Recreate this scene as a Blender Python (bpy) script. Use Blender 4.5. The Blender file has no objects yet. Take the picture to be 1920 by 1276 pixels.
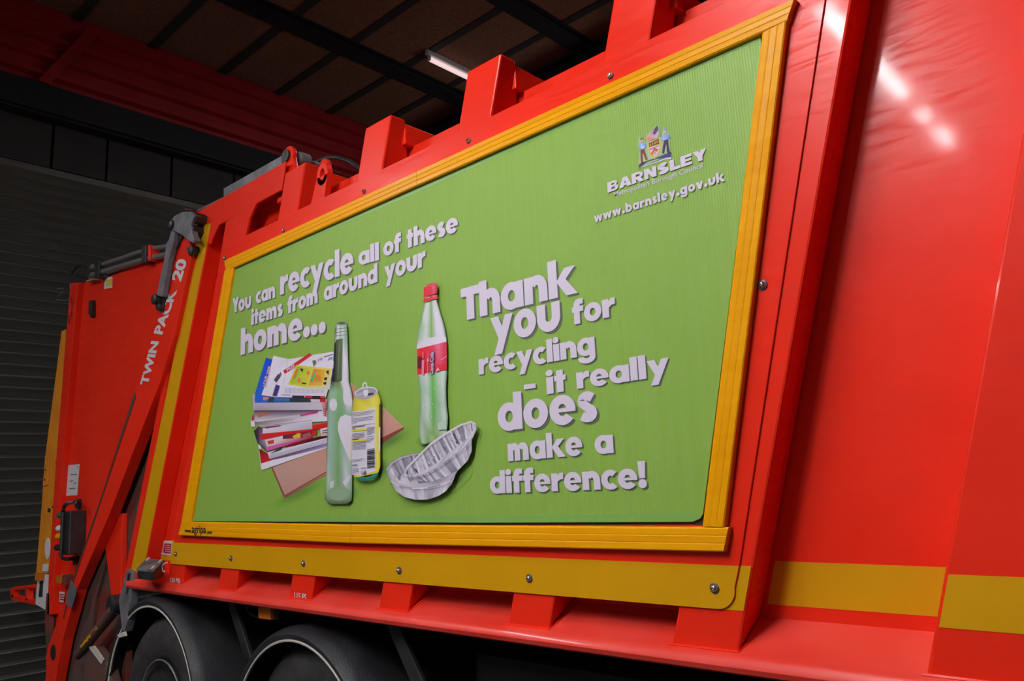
import bpy, bmesh, math, random
from mathutils import Vector, Matrix
random.seed(7)
C = bpy.context.scene.collection
S = bpy.context.scene

# ---------------------------------------------------------------- camera
F = 1455.0; CY = -1.95; CZ = 1.65
RIGHT = Vector((0.73159173, 0.68032942, -0.04387951))
UP = Vector((0.15452462, -0.10279098, 0.98262717))
FWD = Vector((-0.66399976, 0.72566238, 0.18032868))
cam = bpy.data.cameras.new('camera'); cam.sensor_width = 36; cam.lens = F / 1920 * 36; cam.clip_start = 0.05
co = bpy.data.objects.new('camera', cam); C.objects.link(co)
M = Matrix((RIGHT, UP, -FWD)).transposed().to_4x4(); M.translation = Vector((0, CY, CZ)); co.matrix_world = M
S.camera = co

# ---------------------------------------------------------------- world, exposure, light
S.view_settings.view_transform = 'Standard'; S.view_settings.look = 'None'
S.view_settings.exposure = 0.1; S.view_settings.gamma = 1; S.view_settings.use_curve_mapping = False
w = bpy.data.worlds.new('world'); S.world = w; w.use_nodes = True
w.node_tree.nodes['Background'].inputs[0].default_value = (0.8, 0.9, 1, 1)
w.node_tree.nodes['Background'].inputs[1].default_value = 0.02
TUBE = 280.0          # emission of the fluorescent tubes that light the truck
TUBE_BACK = 3.0      # the tube in view over the far side
FILL = 14.0         # added soft fill from behind the camera, no real source there
def area(name, loc, target, sx, sy, power, col):
    l = bpy.data.lights.new(name, 'AREA'); l.shape = 'RECTANGLE'; l.size = sx; l.size_y = sy; l.energy = power; l.color = col
    o = bpy.data.objects.new(name, l); C.objects.link(o); o.location = loc
    o.rotation_euler = (Vector(target) - Vector(loc)).to_track_quat('-Z', 'Y').to_euler()
    return o
area('soft_fill', (-1.2, -7.6, 2.9), (-1.6, 0, 2.0), 4.0, 4.4, FILL, (0.93, 0.96, 1.0))  # unseen fill light, no opening in the wall behind it

# ---------------------------------------------------------------- helpers
def ray(px, py): return RIGHT * (px - 960) - UP * (py - 638) + FWD * F
def P(px, py, y=0.0):
    """photo point measured on the plane at depth y -> (x, z) of that plane"""
    d = ray(px, py); t = (y - CY) / d.y
    return (d.x * t, CZ + d.z * t)
def P3(px, py, y=0.0):
    a = P(px, py, y); return Vector((a[0], y, a[1]))
def lin(c):
    return tuple((v / 12.92 if v <= 0.04045 else ((v + 0.055) / 1.055) ** 2.4) for v in c)
def rgb(r, g, b): return lin((r / 255, g / 255, b / 255))

class MB:
    def __init__(s): s.v = []; s.f = []; s.c = []
    def add(s, vs, fs):
        n = len(s.v); s.v += [tuple(v) for v in vs]; s.f += [tuple(i + n for i in f) for f in fs]
    def box(s, x0, x1, y0, y1, z0, z1):
        s.hexa([(x0, y0, z0), (x1, y0, z0), (x1, y0, z1), (x0, y0, z1)], [(x0, y1, z0), (x1, y1, z0), (x1, y1, z1), (x0, y1, z1)])
    def hexa(s, a, b):
        s.add(list(a) + list(b), [(0, 1, 2, 3), (7, 6, 5, 4), (0, 4, 5, 1), (1, 5, 6, 2), (2, 6, 7, 3), (3, 7, 4, 0)])
    def prism(s, pts, y0, y1):
        """outline in (x,z), extruded from y0 (front) to y1 (back)"""
        n = len(pts)
        s.add([(x, y0, z) for x, z in pts] + [(x, y1, z) for x, z in pts],
              [tuple(range(n)), tuple(range(2 * n - 1, n - 1, -1))] + [(i, i + n, (i + 1) % n + n, (i + 1) % n) for i in range(n)])
    def pprism(s, px, y0, y1): s.prism([P(a, b, y0) for a, b in px], y0, y1)
    def sweepx(s, prof, x0, x1):
        """profile in (y,z) swept along x"""
        n = len(prof)
        s.add([(x0, y, z) for y, z in prof] + [(x1, y, z) for y, z in prof],
              [tuple(range(n)), tuple(range(2 * n - 1, n - 1, -1))] + [(i, i + n, (i + 1) % n + n, (i + 1) % n) for i in range(n)])
    def sweepy(s, prof, y0, y1): s.prism(prof, y0, y1)
    def tube(s, pts, r, n=8, cap=True):
        pts = [Vector(p) for p in pts]; base = len(s.v); up = Vector((0.13, 0.21, 0.97)).normalized()
        for i, p in enumerate(pts):
            t = (pts[min(i + 1, len(pts) - 1)] - pts[max(i - 1, 0)]).normalized()
            a = t.cross(up).normalized() if abs(t.dot(up)) < .97 else t.cross(Vector((1, 0, 0))).normalized(); b = t.cross(a)
            rr = r[i] if isinstance(r, (list, tuple)) else r
            for k in range(n):
                q = 2 * math.pi * k / n; s.v.append(tuple(p + a * math.cos(q) * rr + b * math.sin(q) * rr))
        for i in range(len(pts) - 1):
            for k in range(n):
                s.f.append((base + i * n + k, base + i * n + (k + 1) % n, base + (i + 1) * n + (k + 1) % n, base + (i + 1) * n + k))
        if cap:
            s.f.append(tuple(base + k for k in range(n - 1, -1, -1))); s.f.append(tuple(base + (len(pts) - 1) * n + k for k in range(n)))
    def lathe(s, c, axis, prof, n=24):
        """prof: (radius, offset along axis)"""
        ax = Vector(axis).normalized(); a = ax.orthogonal().normalized(); b = ax.cross(a); c = Vector(c); base = len(s.v)
        for r, h in prof:
            for k in range(n):
                q = 2 * math.pi * k / n; s.v.append(tuple(c + ax * h + a * math.cos(q) * r + b * math.sin(q) * r))
        for i in range(len(prof) - 1):
            for k in range(n):
                s.f.append((base + i * n + k, base + i * n + (k + 1) % n, base + (i + 1) * n + (k + 1) % n, base + (i + 1) * n + k))
        s.f.append(tuple(base + k for k in range(n - 1, -1, -1))); s.f.append(tuple(base + (len(prof) - 1) * n + k for k in range(n)))
    def build(s, name, mat, parent=None, bevel=0, smooth=False, seg=2, flip=True):
        me = bpy.data.meshes.new(name); me.from_pydata(s.v, [], s.f)
        if s.c:
            at = me.color_attributes.new('print', 'FLOAT_COLOR', 'POINT')
            for i, c in enumerate(s.c): at.data[i].color = (*c, 1)
        if flip and not s.c:
            bm = bmesh.new(); bm.from_mesh(me); bmesh.ops.recalc_face_normals(bm, faces=bm.faces); bm.to_mesh(me); bm.free()
        me.materials.append(mat)
        o = bpy.data.objects.new(name, me); C.objects.link(o)
        if parent: o.parent = parent
        if smooth:
            for p in me.polygons: p.use_smooth = True
            try: me.set_sharp_from_angle(angle=math.radians(38))
            except Exception: pass
        if bevel:
            m = o.modifiers.new('bevel', 'BEVEL'); m.width = bevel; m.segments = seg; m.limit_method = 'ANGLE'; m.angle_limit = math.radians(35)
            m.harden_normals = False
        return o
def empty(name, loc=(0, 0, 0)):
    o = bpy.data.objects.new(name, None); C.objects.link(o); o.location = loc; o.empty_display_size = .1; return o
def tag(o, label, cat, group=None):
    o['label'] = label; o['category'] = cat
    if group: o['group'] = group
    return o
def struct(o): o['kind'] = 'structure'; return o

# ---------------------------------------------------------------- materials
def mat(name, col, rough=.5, metal=0, spec=.5, coat=0, emit=None, es=0):
    m = bpy.data.materials.new(name); m.use_nodes = True; b = m.node_tree.nodes['Principled BSDF']
    b.inputs['Base Color'].default_value = (*col, 1); b.inputs['Roughness'].default_value = rough; b.inputs['Metallic'].default_value = metal
    b.inputs['Specular IOR Level'].default_value = spec; b.inputs['Coat Weight'].default_value = coat; b.inputs['Coat Roughness'].default_value = .075
    if emit: b.inputs['Emission Color'].default_value = (*emit, 1); b.inputs['Emission Strength'].default_value = es
    return m
def noisy(m, c0, c1, scale=8, stretch=(1, 1, 1), rough=None, bump=0, bscale=60, detail=6, lo=.35, hi=.65):
    """procedural variation between two colours, plus roughness and relief"""
    nt = m.node_tree; N = nt.nodes; L = nt.links; b = N['Principled BSDF']
    tc = N.new('ShaderNodeTexCoord'); mp = N.new('ShaderNodeMapping'); mp.inputs['Scale'].default_value = stretch
    L.new(tc.outputs['Object'], mp.inputs[0])
    n = N.new('ShaderNodeTexNoise'); n.inputs['Scale'].default_value = scale; n.inputs['Detail'].default_value = detail; L.new(mp.outputs[0], n.inputs[0])
    r = N.new('ShaderNodeValToRGB'); r.color_ramp.elements[0].position = lo; r.color_ramp.elements[1].position = hi
    r.color_ramp.elements[0].color = (*c0, 1); r.color_ramp.elements[1].color = (*c1, 1)
    L.new(n.outputs[0], r.inputs[0]); L.new(r.outputs[0], b.inputs['Base Color'])
    if rough:
        mr = N.new('ShaderNodeMapRange'); mr.inputs[3].default_value = rough[0]; mr.inputs[4].default_value = rough[1]
        mr.inputs[1].default_value = .3; mr.inputs[2].default_value = .7
        L.new(n.outputs[0], mr.inputs[0]); L.new(mr.outputs[0], b.inputs['Roughness'])
    if bump:
        n2 = N.new('ShaderNodeTexNoise'); n2.inputs['Scale'].default_value = bscale; n2.inputs['Detail'].default_value = 3; L.new(mp.outputs[0], n2.inputs[0])
        bp = N.new('ShaderNodeBump'); bp.inputs['Strength'].default_value = bump; bp.inputs['Distance'].default_value = .01
        L.new(n2.outputs[0], bp.inputs['Height']); L.new(bp.outputs[0], b.inputs['Normal'])
    return m
RED = noisy(mat('red_paint', (.62, .02, .008), .3, spec=.16, coat=.09), (.73, .021, .006), (.80, .026, .009), 2.2, (1, 1, 1), (.24, .36), .05, 9)
# fine rubbed scratches that catch the light
def scratches(m):
    nt = m.node_tree; N = nt.nodes; L = nt.links; b = N['Principled BSDF']
    tc = N.new('ShaderNodeTexCoord'); mp = N.new('ShaderNodeMapping'); mp.inputs['Scale'].default_value = (3, 3, 26); mp.inputs['Rotation'].default_value = (0, .25, 0)
    n = N.new('ShaderNodeTexNoise'); n.inputs['Scale'].default_value = 2.2; n.inputs['Detail'].default_value = 4; n.inputs['Distortion'].default_value = 1.2
    L.new(tc.outputs['Object'], mp.inputs[0]); L.new(mp.outputs[0], n.inputs[0])
    mr = N.new('ShaderNodeMapRange'); mr.inputs[1].default_value = .45; mr.inputs[2].default_value = .75; mr.inputs[3].default_value = .3; mr.inputs[4].default_value = .5
    L.new(n.outputs[0], mr.inputs[0]); L.new(mr.outputs[0], b.inputs['Roughness'])
scratches(RED)
LEDGE = noisy(mat('dusty_sheen_red_paint', (.7, .06, .04), .38, spec=.4, coat=.2), (.70, .030, .016), (.76, .060, .042), 3, (1, 1, 1), (.3, .45))  # paler red for dust, with lamp sheen also put into the colour
YELLOW = noisy(mat('yellow_paint', (.6, .33, .005), .5, spec=.15), (.56, .28, .001), (.60, .30, .002), 3, (1, 1, 1), None)
FRAME = noisy(mat('yellow_aluminium_frame', (.72, .36, .004), .4, spec=.12), (.76, .31, .001), (.82, .36, .002), 5, (.3, 1, 6), (.3, .42))
ORANGE = noisy(mat('orange_board', (.6, .2, .01), .5), (.62, .2, .008), (.72, .27, .01), 4, (1, 1, 1))
REDDIRT = noisy(mat('dirty_red_steel', (.2, .02, .01), .6), (.16, .015, .01), (.05, .038, .028), 5, (1, 1, 1), (.5, .8), .2, 40)
MUD = noisy(mat('mud_caked_steel', (.06, .05, .04), .8), (.05, .04, .03), (.1, .03, .02), 6, (1, 1, 1), None, .3, 50)
STEEL = noisy(mat('grey_cast_steel', (.2, .2, .21), .5, .3), (.12, .12, .13), (.20, .20, .22), 12, (1, 1, 1), None, .1, 80)
TUBEM = mat('pipe_steel', (.33, .33, .34), .35, .7)
BLACK = noisy(mat('black_plastic', (.012, .012, .013), .45), (.010, .010, .011), (.022, .022, .024), 10)
GUARD = noisy(mat('mudguard_rubber', (.02, .022, .026), .5), (.009, .010, .012), (.016, .017, .019), 7, (1, 1, 1), (.45, .65), .25, 160)
TYRE = noisy(mat('tyre_rubber', (.012, .012, .012), .75), (.01, .01, .01), (.03, .028, .026), 14)
RIMW = mat('trim_cream', (.5, .47, .42), .5)
CHASSIS = mat('chassis_black', (.008, .008, .009), .6)
CHROME = mat('bolt_steel', (.55, .55, .58), .25, 1)
RUBBER = mat('bolt_washer', (.05, .05, .055), .5)
AMBER = mat('amber_lens', (.5, .13, .01), .3)
DARKGREY = noisy(mat('scuffed_grey_plastic', (.05, .055, .06), .6), (.04, .045, .05), (.13, .14, .14), 9)
WHITE = mat('white_sticker', (.6, .6, .62), .45)
LETTER = mat('print_white', (.66, .60, .72), .42, spec=.3)
INK = mat('print_black', (.01, .01, .012), .5)
SHADOWINK = mat('print_letter_shadow', (.10, .13, .09), .45)
PRINT = mat('printed_artwork', (1, 1, 1), .45, spec=.25)
_n = PRINT.node_tree.nodes.new('ShaderNodeAttribute'); _n.attribute_name = 'print'
PRINT.node_tree.links.new(_n.outputs['Color'], PRINT.node_tree.nodes['Principled BSDF'].inputs['Base Color'])
def green_mat():
    m = mat('green_banner', (.25, .42, .07), .45, spec=.25); nt = m.node_tree; N = nt.nodes; L = nt.links; b = N['Principled BSDF']
    tc = N.new('ShaderNodeTexCoord'); mp = N.new('ShaderNodeMapping'); mp.inputs['Scale'].default_value = (60, 1, .8)
    L.new(tc.outputs['Object'], mp.inputs[0])
    n = N.new('ShaderNodeTexNoise'); n.inputs['Scale'].default_value = 1; n.inputs['Detail'].default_value = 3; L.new(mp.outputs[0], n.inputs[0])
    r = N.new('ShaderNodeValToRGB'); r.color_ramp.elements[0].position = .35; r.color_ramp.elements[1].position = .7
    r.color_ramp.elements[0].color = (.228, .398, .058, 1); r.color_ramp.elements[1].color = (.242, .408, .075, 1)
    L.new(n.outputs[0], r.inputs[0]); L.new(r.outputs[0], b.inputs['Base Color'])
    wv = N.new('ShaderNodeTexWave'); wv.inputs['Scale'].default_value = 38; wv.bands_direction = 'X'; wv.inputs['Distortion'].default_value = .3
    L.new(tc.outputs['Object'], wv.inputs[0])
    bp = N.new('ShaderNodeBump'); bp.inputs['Strength'].default_value = .22; bp.inputs['Distance'].default_value = .002
    L.new(wv.outputs['Fac'], bp.inputs['Height']); L.new(bp.outputs[0], b.inputs['Normal'])
    return m
GREEN = green_mat()
GREENEDGE = mat('green_banner_hem', (.19, .40, .08), .42)
SLAT = noisy(mat('shutter_slat', (.10, .098, .085), .55, .2), (.062, .060, .050), (.10, .097, .082), 3, (1, .4, 3))
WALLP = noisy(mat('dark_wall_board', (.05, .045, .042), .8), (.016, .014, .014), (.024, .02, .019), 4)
CLAD = noisy(mat('red_cladding', (.24, .008, .012), .42), (.27, .007, .012), (.34, .010, .017), 3)
BOARD = noisy(mat('brown_fibre_board', (.10, .045, .022), .95), (.125, .056, .030), (.23, .10, .055), 60, (1, 1, 1), None, .3, 120, 8)
BATTEN = mat('dark_batten', (.022, .018, .018), .8)
BEAM = mat('dark_roof_steel', (.016, .016, .018), .6, spec=.2)
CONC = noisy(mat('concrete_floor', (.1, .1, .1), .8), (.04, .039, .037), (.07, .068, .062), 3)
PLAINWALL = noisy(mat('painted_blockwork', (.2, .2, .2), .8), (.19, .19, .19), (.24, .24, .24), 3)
TUBELIT = mat('fluorescent_tube', (.9, .9, .9), .4, emit=(1, .96, .98), es=TUBE)
TUBELIT2 = mat('fluorescent_tube_far', (.9, .9, .9), .4, emit=(1, .72, .72), es=TUBE_BACK * .25)
TUBELIT3 = mat('fluorescent_tube_old', (.9, .9, .9), .4, emit=(1, .96, .98), es=TUBE * .35)
TUBELIT4 = mat('ceiling_fill_tube', (.9, .9, .9), .4, emit=(1, .96, .98), es=TUBE * .40)
TUBELIT5 = mat('fluorescent_tube_left', (.9, .9, .9), .4, emit=(1, .96, .98), es=TUBE * .78)
TUBELIT6 = mat('fluorescent_tube_dim', (.9, .9, .9), .4, emit=(1, .96, .98), es=TUBE * .48)
HOUSE = mat('light_housing', (.5, .5, .5), .5)

# ---------------------------------------------------------------- the hall
XW = -8.0; XF = 7.0; YN = -8.0; YB = 9.0; ZC = 6.49
def simple(name, x0, x1, y0, y1, z0, z1, m):
    b = MB(); b.box(x0, x1, y0, y1, z0, z1); return struct(b.build(name, m))
simple('floor', XW - .3, XF, YN, YB, -.1, 0, CONC)
ceil = simple('ceiling', XW - .3, XF, YN, YB, ZC + .03, ZC + .13, BEAM)
simple('wall_front', XF, XF + .1, YN, YB, 0, ZC + .1, PLAINWALL)
simple('wall_right', XW - .3, XF, YN - .1, YN, 0, ZC + .1, PLAINWALL)
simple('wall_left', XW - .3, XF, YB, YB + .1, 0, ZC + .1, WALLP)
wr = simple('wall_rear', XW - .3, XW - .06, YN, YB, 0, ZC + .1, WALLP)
# ceiling boards between the battens and beams, each a board of its own
beams_x = [-6.5, -4.7, -2.9, -1.1, .7, 2.5, 4.3]
bat_y = [1.18 - .75 * k for k in range(3, 0, -1)] + [1.18, 1.98, 2.70, 3.44, 4.12, 4.9, 5.65, 6.4, 7.15]
bme = None
xs = [XW] + beams_x
for i in range(len(xs) - 1):
    for j in range(len(bat_y) - 1):
        b = MB(); b.box(xs[i] + .06, xs[i + 1] - .06, bat_y[j] + .04, bat_y[j + 1] - .04, ZC - .012 - .006 * random.random(), ZC + .03)
        b.build('ceiling_board', BOARD, ceil)
for y in bat_y:
    b = MB(); b.box(XW, beams_x[-1], y - .045, y + .045, ZC - .028, ZC + .03); b.build('batten', BATTEN, ceil)
n = 0
for x in beams_x:
    n += 1; b = MB(); hw = .11
    b.box(x - hw, x + hw, YN + .05, YB - .05, ZC - .10, ZC - .085); b.box(x - hw, x + hw, YN + .05, YB - .05, ZC - .03, ZC - .015); b.box(x - .02, x + .02, YN + .05, YB - .05, ZC - .09, ZC - .02)
    struct(b.build('trim_%d' % n, BEAM))
for y in (4.62,):
    n += 1; b = MB(); b.box(XW + .3, XF - .3, y - .09, y + .09, ZC - .34, ZC - .32); b.box(XW + .3, XF - .3, y - .02, y + .02, ZC - .33, ZC - .10)
    b.box(XW + .3, XF - .3, y - .09, y + .09, ZC - .12, ZC - .10); struct(b.build('trim_%d' % n, BEAM))
# rear wall: red profiled cladding, steel header, wall boards, roller shutter
zc0 = 5.62
b = MB(); prof = []
for k in range(5):
    z = zc0 + k * .19; prof += [(z, 0), (z + .10, 0), (z + .12, -.07), (z + .17, -.07)]
prof.append((ZC, 0))
ring = [(XW + .02 - d, z) for z, d in prof if z <= ZC + .01]
ring = ring + [(XW - .06, ring[-1][1]), (XW - .06, ring[0][1])]
b.prism(ring, YN + .05, YB - .05); clad = b.build('cladding', CLAD, wr)
b = MB(); b.prism([(XW + .02, zc0), (XW + .10, zc0), (XW + .10, zc0 + .05), (XW + .02, zc0 + .05)], YN + .05, YB - .05)
# sloping brace on the cladding
b = MB(); b.hexa([(XW + .07, .10, zc0 + .02), (XW + .07, .20, zc0 + .02), (XW + .07, .62, ZC - .14), (XW + .07, .50, ZC - .14)][:4], [(XW + .13, .10, zc0 + .02), (XW + .13, .20, zc0 + .02), (XW + .13, .62, ZC - .14), (XW + .13, .50, ZC - .14)])
n += 1; struct(b.build('trim_%d' % n, CLAD))
n += 1; struct(simple('trim_%d' % n, XW - .06, XW + .14, YN + .05, YB - .05, 5.30, zc0, BEAM))
n += 1; struct(simple('trim_%d' % n, XW + .14, XW + .19, YN + .05, YB - .05, 5.32, 5.36, BEAM))
y = YN + .1; k = 0
random.seed(3)
while y < YB - .5:
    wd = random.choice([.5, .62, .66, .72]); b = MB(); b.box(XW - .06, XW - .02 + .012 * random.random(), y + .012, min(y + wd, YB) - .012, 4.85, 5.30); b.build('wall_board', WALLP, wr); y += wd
# roller shutter
door = struct(simple('door_1', XW - .05, XW - .035, -6.0, 8.0, 0, 4.85, SLAT)); door.name = 'door_1'
pitch = .1035; sl = None
prof = [(0, 0), (.006, .004), (.048, .066), (.055, .078), (.050, .086), (.012, .097), (0, .099)]
for k in range(int(4.8 / pitch)):
    if sl is None:
        b = MB(); b.prism([(XW - .035 + d, z) for d, z in prof], -6.0, 8.0); sl = b.build('slat', SLAT, door); sl.location = (0, 0, .02)
    else:
        o = sl.copy(); C.objects.link(o); o.parent = door; o.location = (0, 0, .02 + k * pitch)

# ---------------------------------------------------------------- fluorescent lights
def striplight(name, a, bb, matl, label, r=.016, group=None, hang=True, trough=True, slim=False, dp=.02):
    a = Vector(a); bb = Vector(bb); mid = (a + bb) / 2; e = empty(name, mid); tag(e, label, 'ceiling light', group)
    d = (bb - a).normalized(); s = Vector((1, 0, 0))
    def loc(v): return Vector(v) - mid
    m = MB(); L = (bb - a).length / 2; q_ = .13 if trough else (.02 if slim else .05); w_ = .02 if slim else .045; w2 = .022 if slim else .05
    m.prism([(-q_, -dp if trough else .04), (-w_, .045), (w_, .045), (q_, -dp if trough else .04), (q_ + .005, -dp + .004 if trough else .05), (w2, .10), (-w2, .10), (-q_ - .005, -dp + .004 if trough else .05)], -L - .02, L + .02); o = m.build('housing', HOUSE, e)  # trough sides shaped to keep light off the ceiling and truck rear
    m = MB(); m.tube([(0, -L + .03, 0), (0, L - .03, 0)], r, 10); m.build('tube', matl, e)
    for sgn in (-1, 1):
        m = MB(); m.box(-.018, .018, sgn * (L - .02) - .012, sgn * (L - .02) + .012, -.018, .035); m.build('lamp_holder', HOUSE, e)
        if hang:
            m = MB(); m.tube([(0, sgn * L * .8, .09), (0, sgn * L * .8, ZC - mid.z - .01)], .004, 6); m.build('hanger', BEAM, e)
    return e
striplight('strip_light', (-5.98, 3.40, ZC - .12), (-5.98, 4.55, ZC - .12), TUBELIT2, 'pinkish lit fluorescent strip light under the brown ceiling beside the roof beam', .028, hang=False, trough=False, slim=True)
SIDE = [(-1.25, -2.40), (-2.7, -4.10), (-4.45, -4.70), (-4.95, -5.4)]
for i, (y0, y1) in enumerate(SIDE):
    striplight('strip_light', (-1.49, y0, 4.5), (-1.49, y1, 4.5), TUBELIT if i else TUBELIT6, 'fluorescent strip light hung behind the viewpoint, %s in its row' % ['nearest the truck', 'second from the truck', 'short third one', 'farthest from the truck'][i], .045, dp=.09 if i == 0 else .045)
striplight('strip_light', (-6.6, -3.4, 5.0), (-6.6, -5.4, 5.0), TUBELIT5, 'fluorescent strip light hung level with the tailgate', .03)
striplight('strip_light', (-3.0, 4.9, 4.2), (-3.0, 6.4, 4.2), TUBELIT4, 'added uplight hidden beyond the far side of the truck to brighten the ceiling', .04, trough=False)  # added out of view to light ceiling and far wall from below
striplight('strip_light', (-3.2, 2.2, 5.9), (-3.2, 3.9, 5.9), TUBELIT3, 'fluorescent strip light hung above the truck roof', .03)

# ---------------------------------------------------------------- the refuse truck
T = empty('refuse_truck', (-2.5, 1.2, 0)); tag(T, 'red refuse collection truck with a green recycling advert panel on its side', 'truck')
_b = MB.build
def part(mb, name, m, parent=None, **k):
    o = _b(mb, name, m, None, **k); o.parent = parent or T
    if parent is None: o.matrix_parent_inverse = Matrix.Translation(-T.location)
    return o
YS = .13; SL = .296
# recessed body skin, roof and ledge
b = MB(); b.box(-4.95, .75, YS, YS + .02, 1.22, 3.114); part(b, 'body_skin', RED)
b = MB(); b.box(-4.6, 1.6, YS + .02, 2.42, 3.06, 3.10); part(b, 'roof_skin', RED)
b = MB(); b.box(-4.6, 1.6, 2.38, 2.42, 1.2, 3.06); part(b, 'far_side_skin', RED)
ledge = [(YS + .02, 1.271), (-.004, 1.192), (-.018, 1.186), (-.029, 1.176), (-.034, 1.160), (-.028, 1.146), (-.012, 1.138), (.10, 1.136), (YS + .02, 1.136)]
b = MB(); b.sweepx(ledge, -4.93, .75); part(b, 'bottom_ledge', LEDGE, smooth=True)
# ribs: slanting channels standing proud of the skin, wedge-cut where they meet the ledge
def rib(xr, wdt, top=True):
    m = MB(); zt = 3.217; zb = 1.187
    xR = lambda z: xr + SL * (z - 1.19); xL = lambda z: xr - wdt + SL * (z - 1.19)
    m.add([(xL(zb), 0, zb), (xR(zb), 0, zb), (xR(zt), 0, zt), (xL(zt), 0, zt), (xL(zb + .02), YS, zb + .07), (xR(zb + .02), YS, zb + .07), (xR(3.06), YS, 3.06), (xL(3.06), YS, 3.06), (xR(zt), .078, zt), (xL(zt), .078, zt)],
          [(0, 1, 2, 3), (1, 5, 6, 8, 2), (0, 3, 9, 7, 4), (2, 8, 9, 3), (8, 6, 7, 9), (4, 7, 6, 5), (0, 4, 5, 1)])
    o = part(m, 'body_rib', RED, bevel=.007)
    wl = MB()
    wl.tube([(xL(zb) - .006, -.003, zb + .004), (xR(zb) + .004, -.003, zb + .004), (xR(zb) + .012, .03, zb + .022), (xR(zb) + .012, YS, zb + .078)], .0055, 6)
    part(wl, 'weld_bead', RED, o, smooth=True)
    r = MB(); xt = xR(3.19)
    r.add([(xt - .18, .082, 3.11), (xt, .082, 3.11), (xt, .082, 3.204), (xt - .18, .082, 3.204), (xt - .18, 2.4, 3.11), (xt, 2.4, 3.11), (xt, 2.4, 3.204), (xt - .18, 2.4, 3.204)],
          [(0, 1, 2, 3), (7, 6, 5, 4), (0, 4, 5, 1), (1, 5, 6, 2), (2, 6, 7, 3), (3, 7, 4, 0)])
    part(r, 'roof_rib', RED, bevel=.004)
    return o
for xr in (-1.68, -2.374, -3.024): rib(xr, .18)
rib(-3.683, .18)
rib(-1.035, .2); rib(-.385, .2); rib(.27, .2)
# side sheet carrying the advert: flat plate over the ribs
def arc(cx, cz, r, a0, a1, n=8): return [(cx + r * math.cos(math.radians(a0 + (a1 - a0) * i / n)), cz + r * math.sin(math.radians(a0 + (a1 - a0) * i / n))) for i in range(n + 1)]
xe = lambda z: -1.007 + .272 * (z - 1.41)
xl = lambda z: -4.363 + .296 * (z - 1.406)
rc = .055
corner = arc(xe(1.351) - rc - .002, 1.296 + rc, rc, -90, 4, 8)
sheet = [(xl(1.296), 1.296)] + corner + [(xe(1.39), 1.39), (xe(2.985), 2.985), (xl(2.985), 2.985)]
YF = -.006
b = MB(); b.prism(sheet, YF, -.0005); part(b, 'side_sheet', RED, bevel=.0015, seg=1)
b = MB(); b.prism([(xl(1.297), 1.297)] + arc(xe(1.351) - rc - .003, 1.297 + rc, rc, -90, 4, 8) + [(xe(1.41) - .001, 1.410), (xl(1.41), 1.410)], YF - .0008, YF); part(b, 'yellow_band', YELLOW)
# band on pillar, bay and next pillar
def bandpiece(x0, x1, y): 
    m = MB(); m.prism([(x0 + SL * (1.296 - 1.41), 1.296), (x1 + SL * (1.296 - 1.41), 1.296), (x1, 1.41), (x0, 1.41)], y - .001, y); part(m, 'yellow_band', YELLOW)
bandpiece(xe(1.41) - .06, -1.035 + SL * .22 - .006, -.0002)
bandpiece(-1.035 + SL * .22 - .001, -.585 + SL * .22 + .004, YS)
bandpiece(-.585 + SL * .22 + .008, -.385 + SL * .22 - .006, -.0002)
YR = .092
b = MB(); b.hexa([(-4.97, YR, 1.235), (-4.36, YR, 1.235), (-3.82, YR, 3.06), (-4.36, YR, 3.06)], [(-4.97, YS, 1.235), (-4.36, YS, 1.235), (-3.82, YS, 3.06), (-4.36, YS, 3.06)]); part(b, 'recess_skin', RED)
bandpiece(-4.90, xl(1.41) + .03, YR)
# bolts
def bolt(px, py, y, r=.014):
    c = P3(px, py, y); m = MB(); m.lathe(c, (0, -1, 0), [(r, 0), (r, .003), (r * .72, .005)], 16); o = part(m, 'bolt', RUBBER, smooth=True)
    m = MB(); m.lathe(c + Vector((0, -.004, 0)), (0, -1, 0), [(r * .66, 0), (r * .6, .004), (r * .4, .007), (r * .22, .0075), (r * .2, .004)], 14); part(m, 'bolt_head', CHROME, o, smooth=True)
for q in [(1430, 534), (1340, 1102), (993, 1083.5), (749, 1069), (569.5, 1056), (433.5, 1046), (330, 1038)]: bolt(*q, YF)
for q in [(1145, 142), (879, 264), (683, 359), (532, 432), (422, 484)]: bolt(q[0], q[1], YF, .011)

# advert: banner, hem, extruded frame rails
YA = -.014
def Pa(x, y): return P(x, y, YA)
A = MB()
out = [(437, 504), (900, 300), (1417, 66.5), (1426, 70), (1427.5, 82), (1372, 530), (1318, 962), (1312, 972), (1298, 978), (900, 979.5), (357, 976.5)]
A.prism([Pa(*q) for q in out], YA, YF)
gk = MB(); gk.prism([P(*q, YF - .001) for q in [(434, 501), (900, 297), (1422, 62), (1431, 66), (1321, 985), (1298, 983), (900, 984), (353, 981)]], YF - .001, YF)  # dark sheet painting the shade in the gap around the banner
AD = part(A, 'advert_panel', GREEN); part(gk, 'gap_shade', mat('dark_gap', (.012, .014, .01), .8), AD); AD['label'] = 'green recycling advert with white lettering and pictures of waste items'
hem = MB(); hem.prism([Pa(*q) for q in [(357.5, 976), (900, 979), (1298, 977.5), (1311, 971.5), (1312, 962), (900, 967), (359, 968)]], YA - .0006, YA); part(hem, 'banner_hem', GREENEDGE, AD)
hem = MB(); hem.prism([Pa(*q) for q in [(437, 505), (900, 301), (1417, 67.5), (1416, 77), (900, 309), (437, 511)]], YA - .0006, YA); part(hem, 'banner_hem', GREENEDGE, AD)
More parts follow.
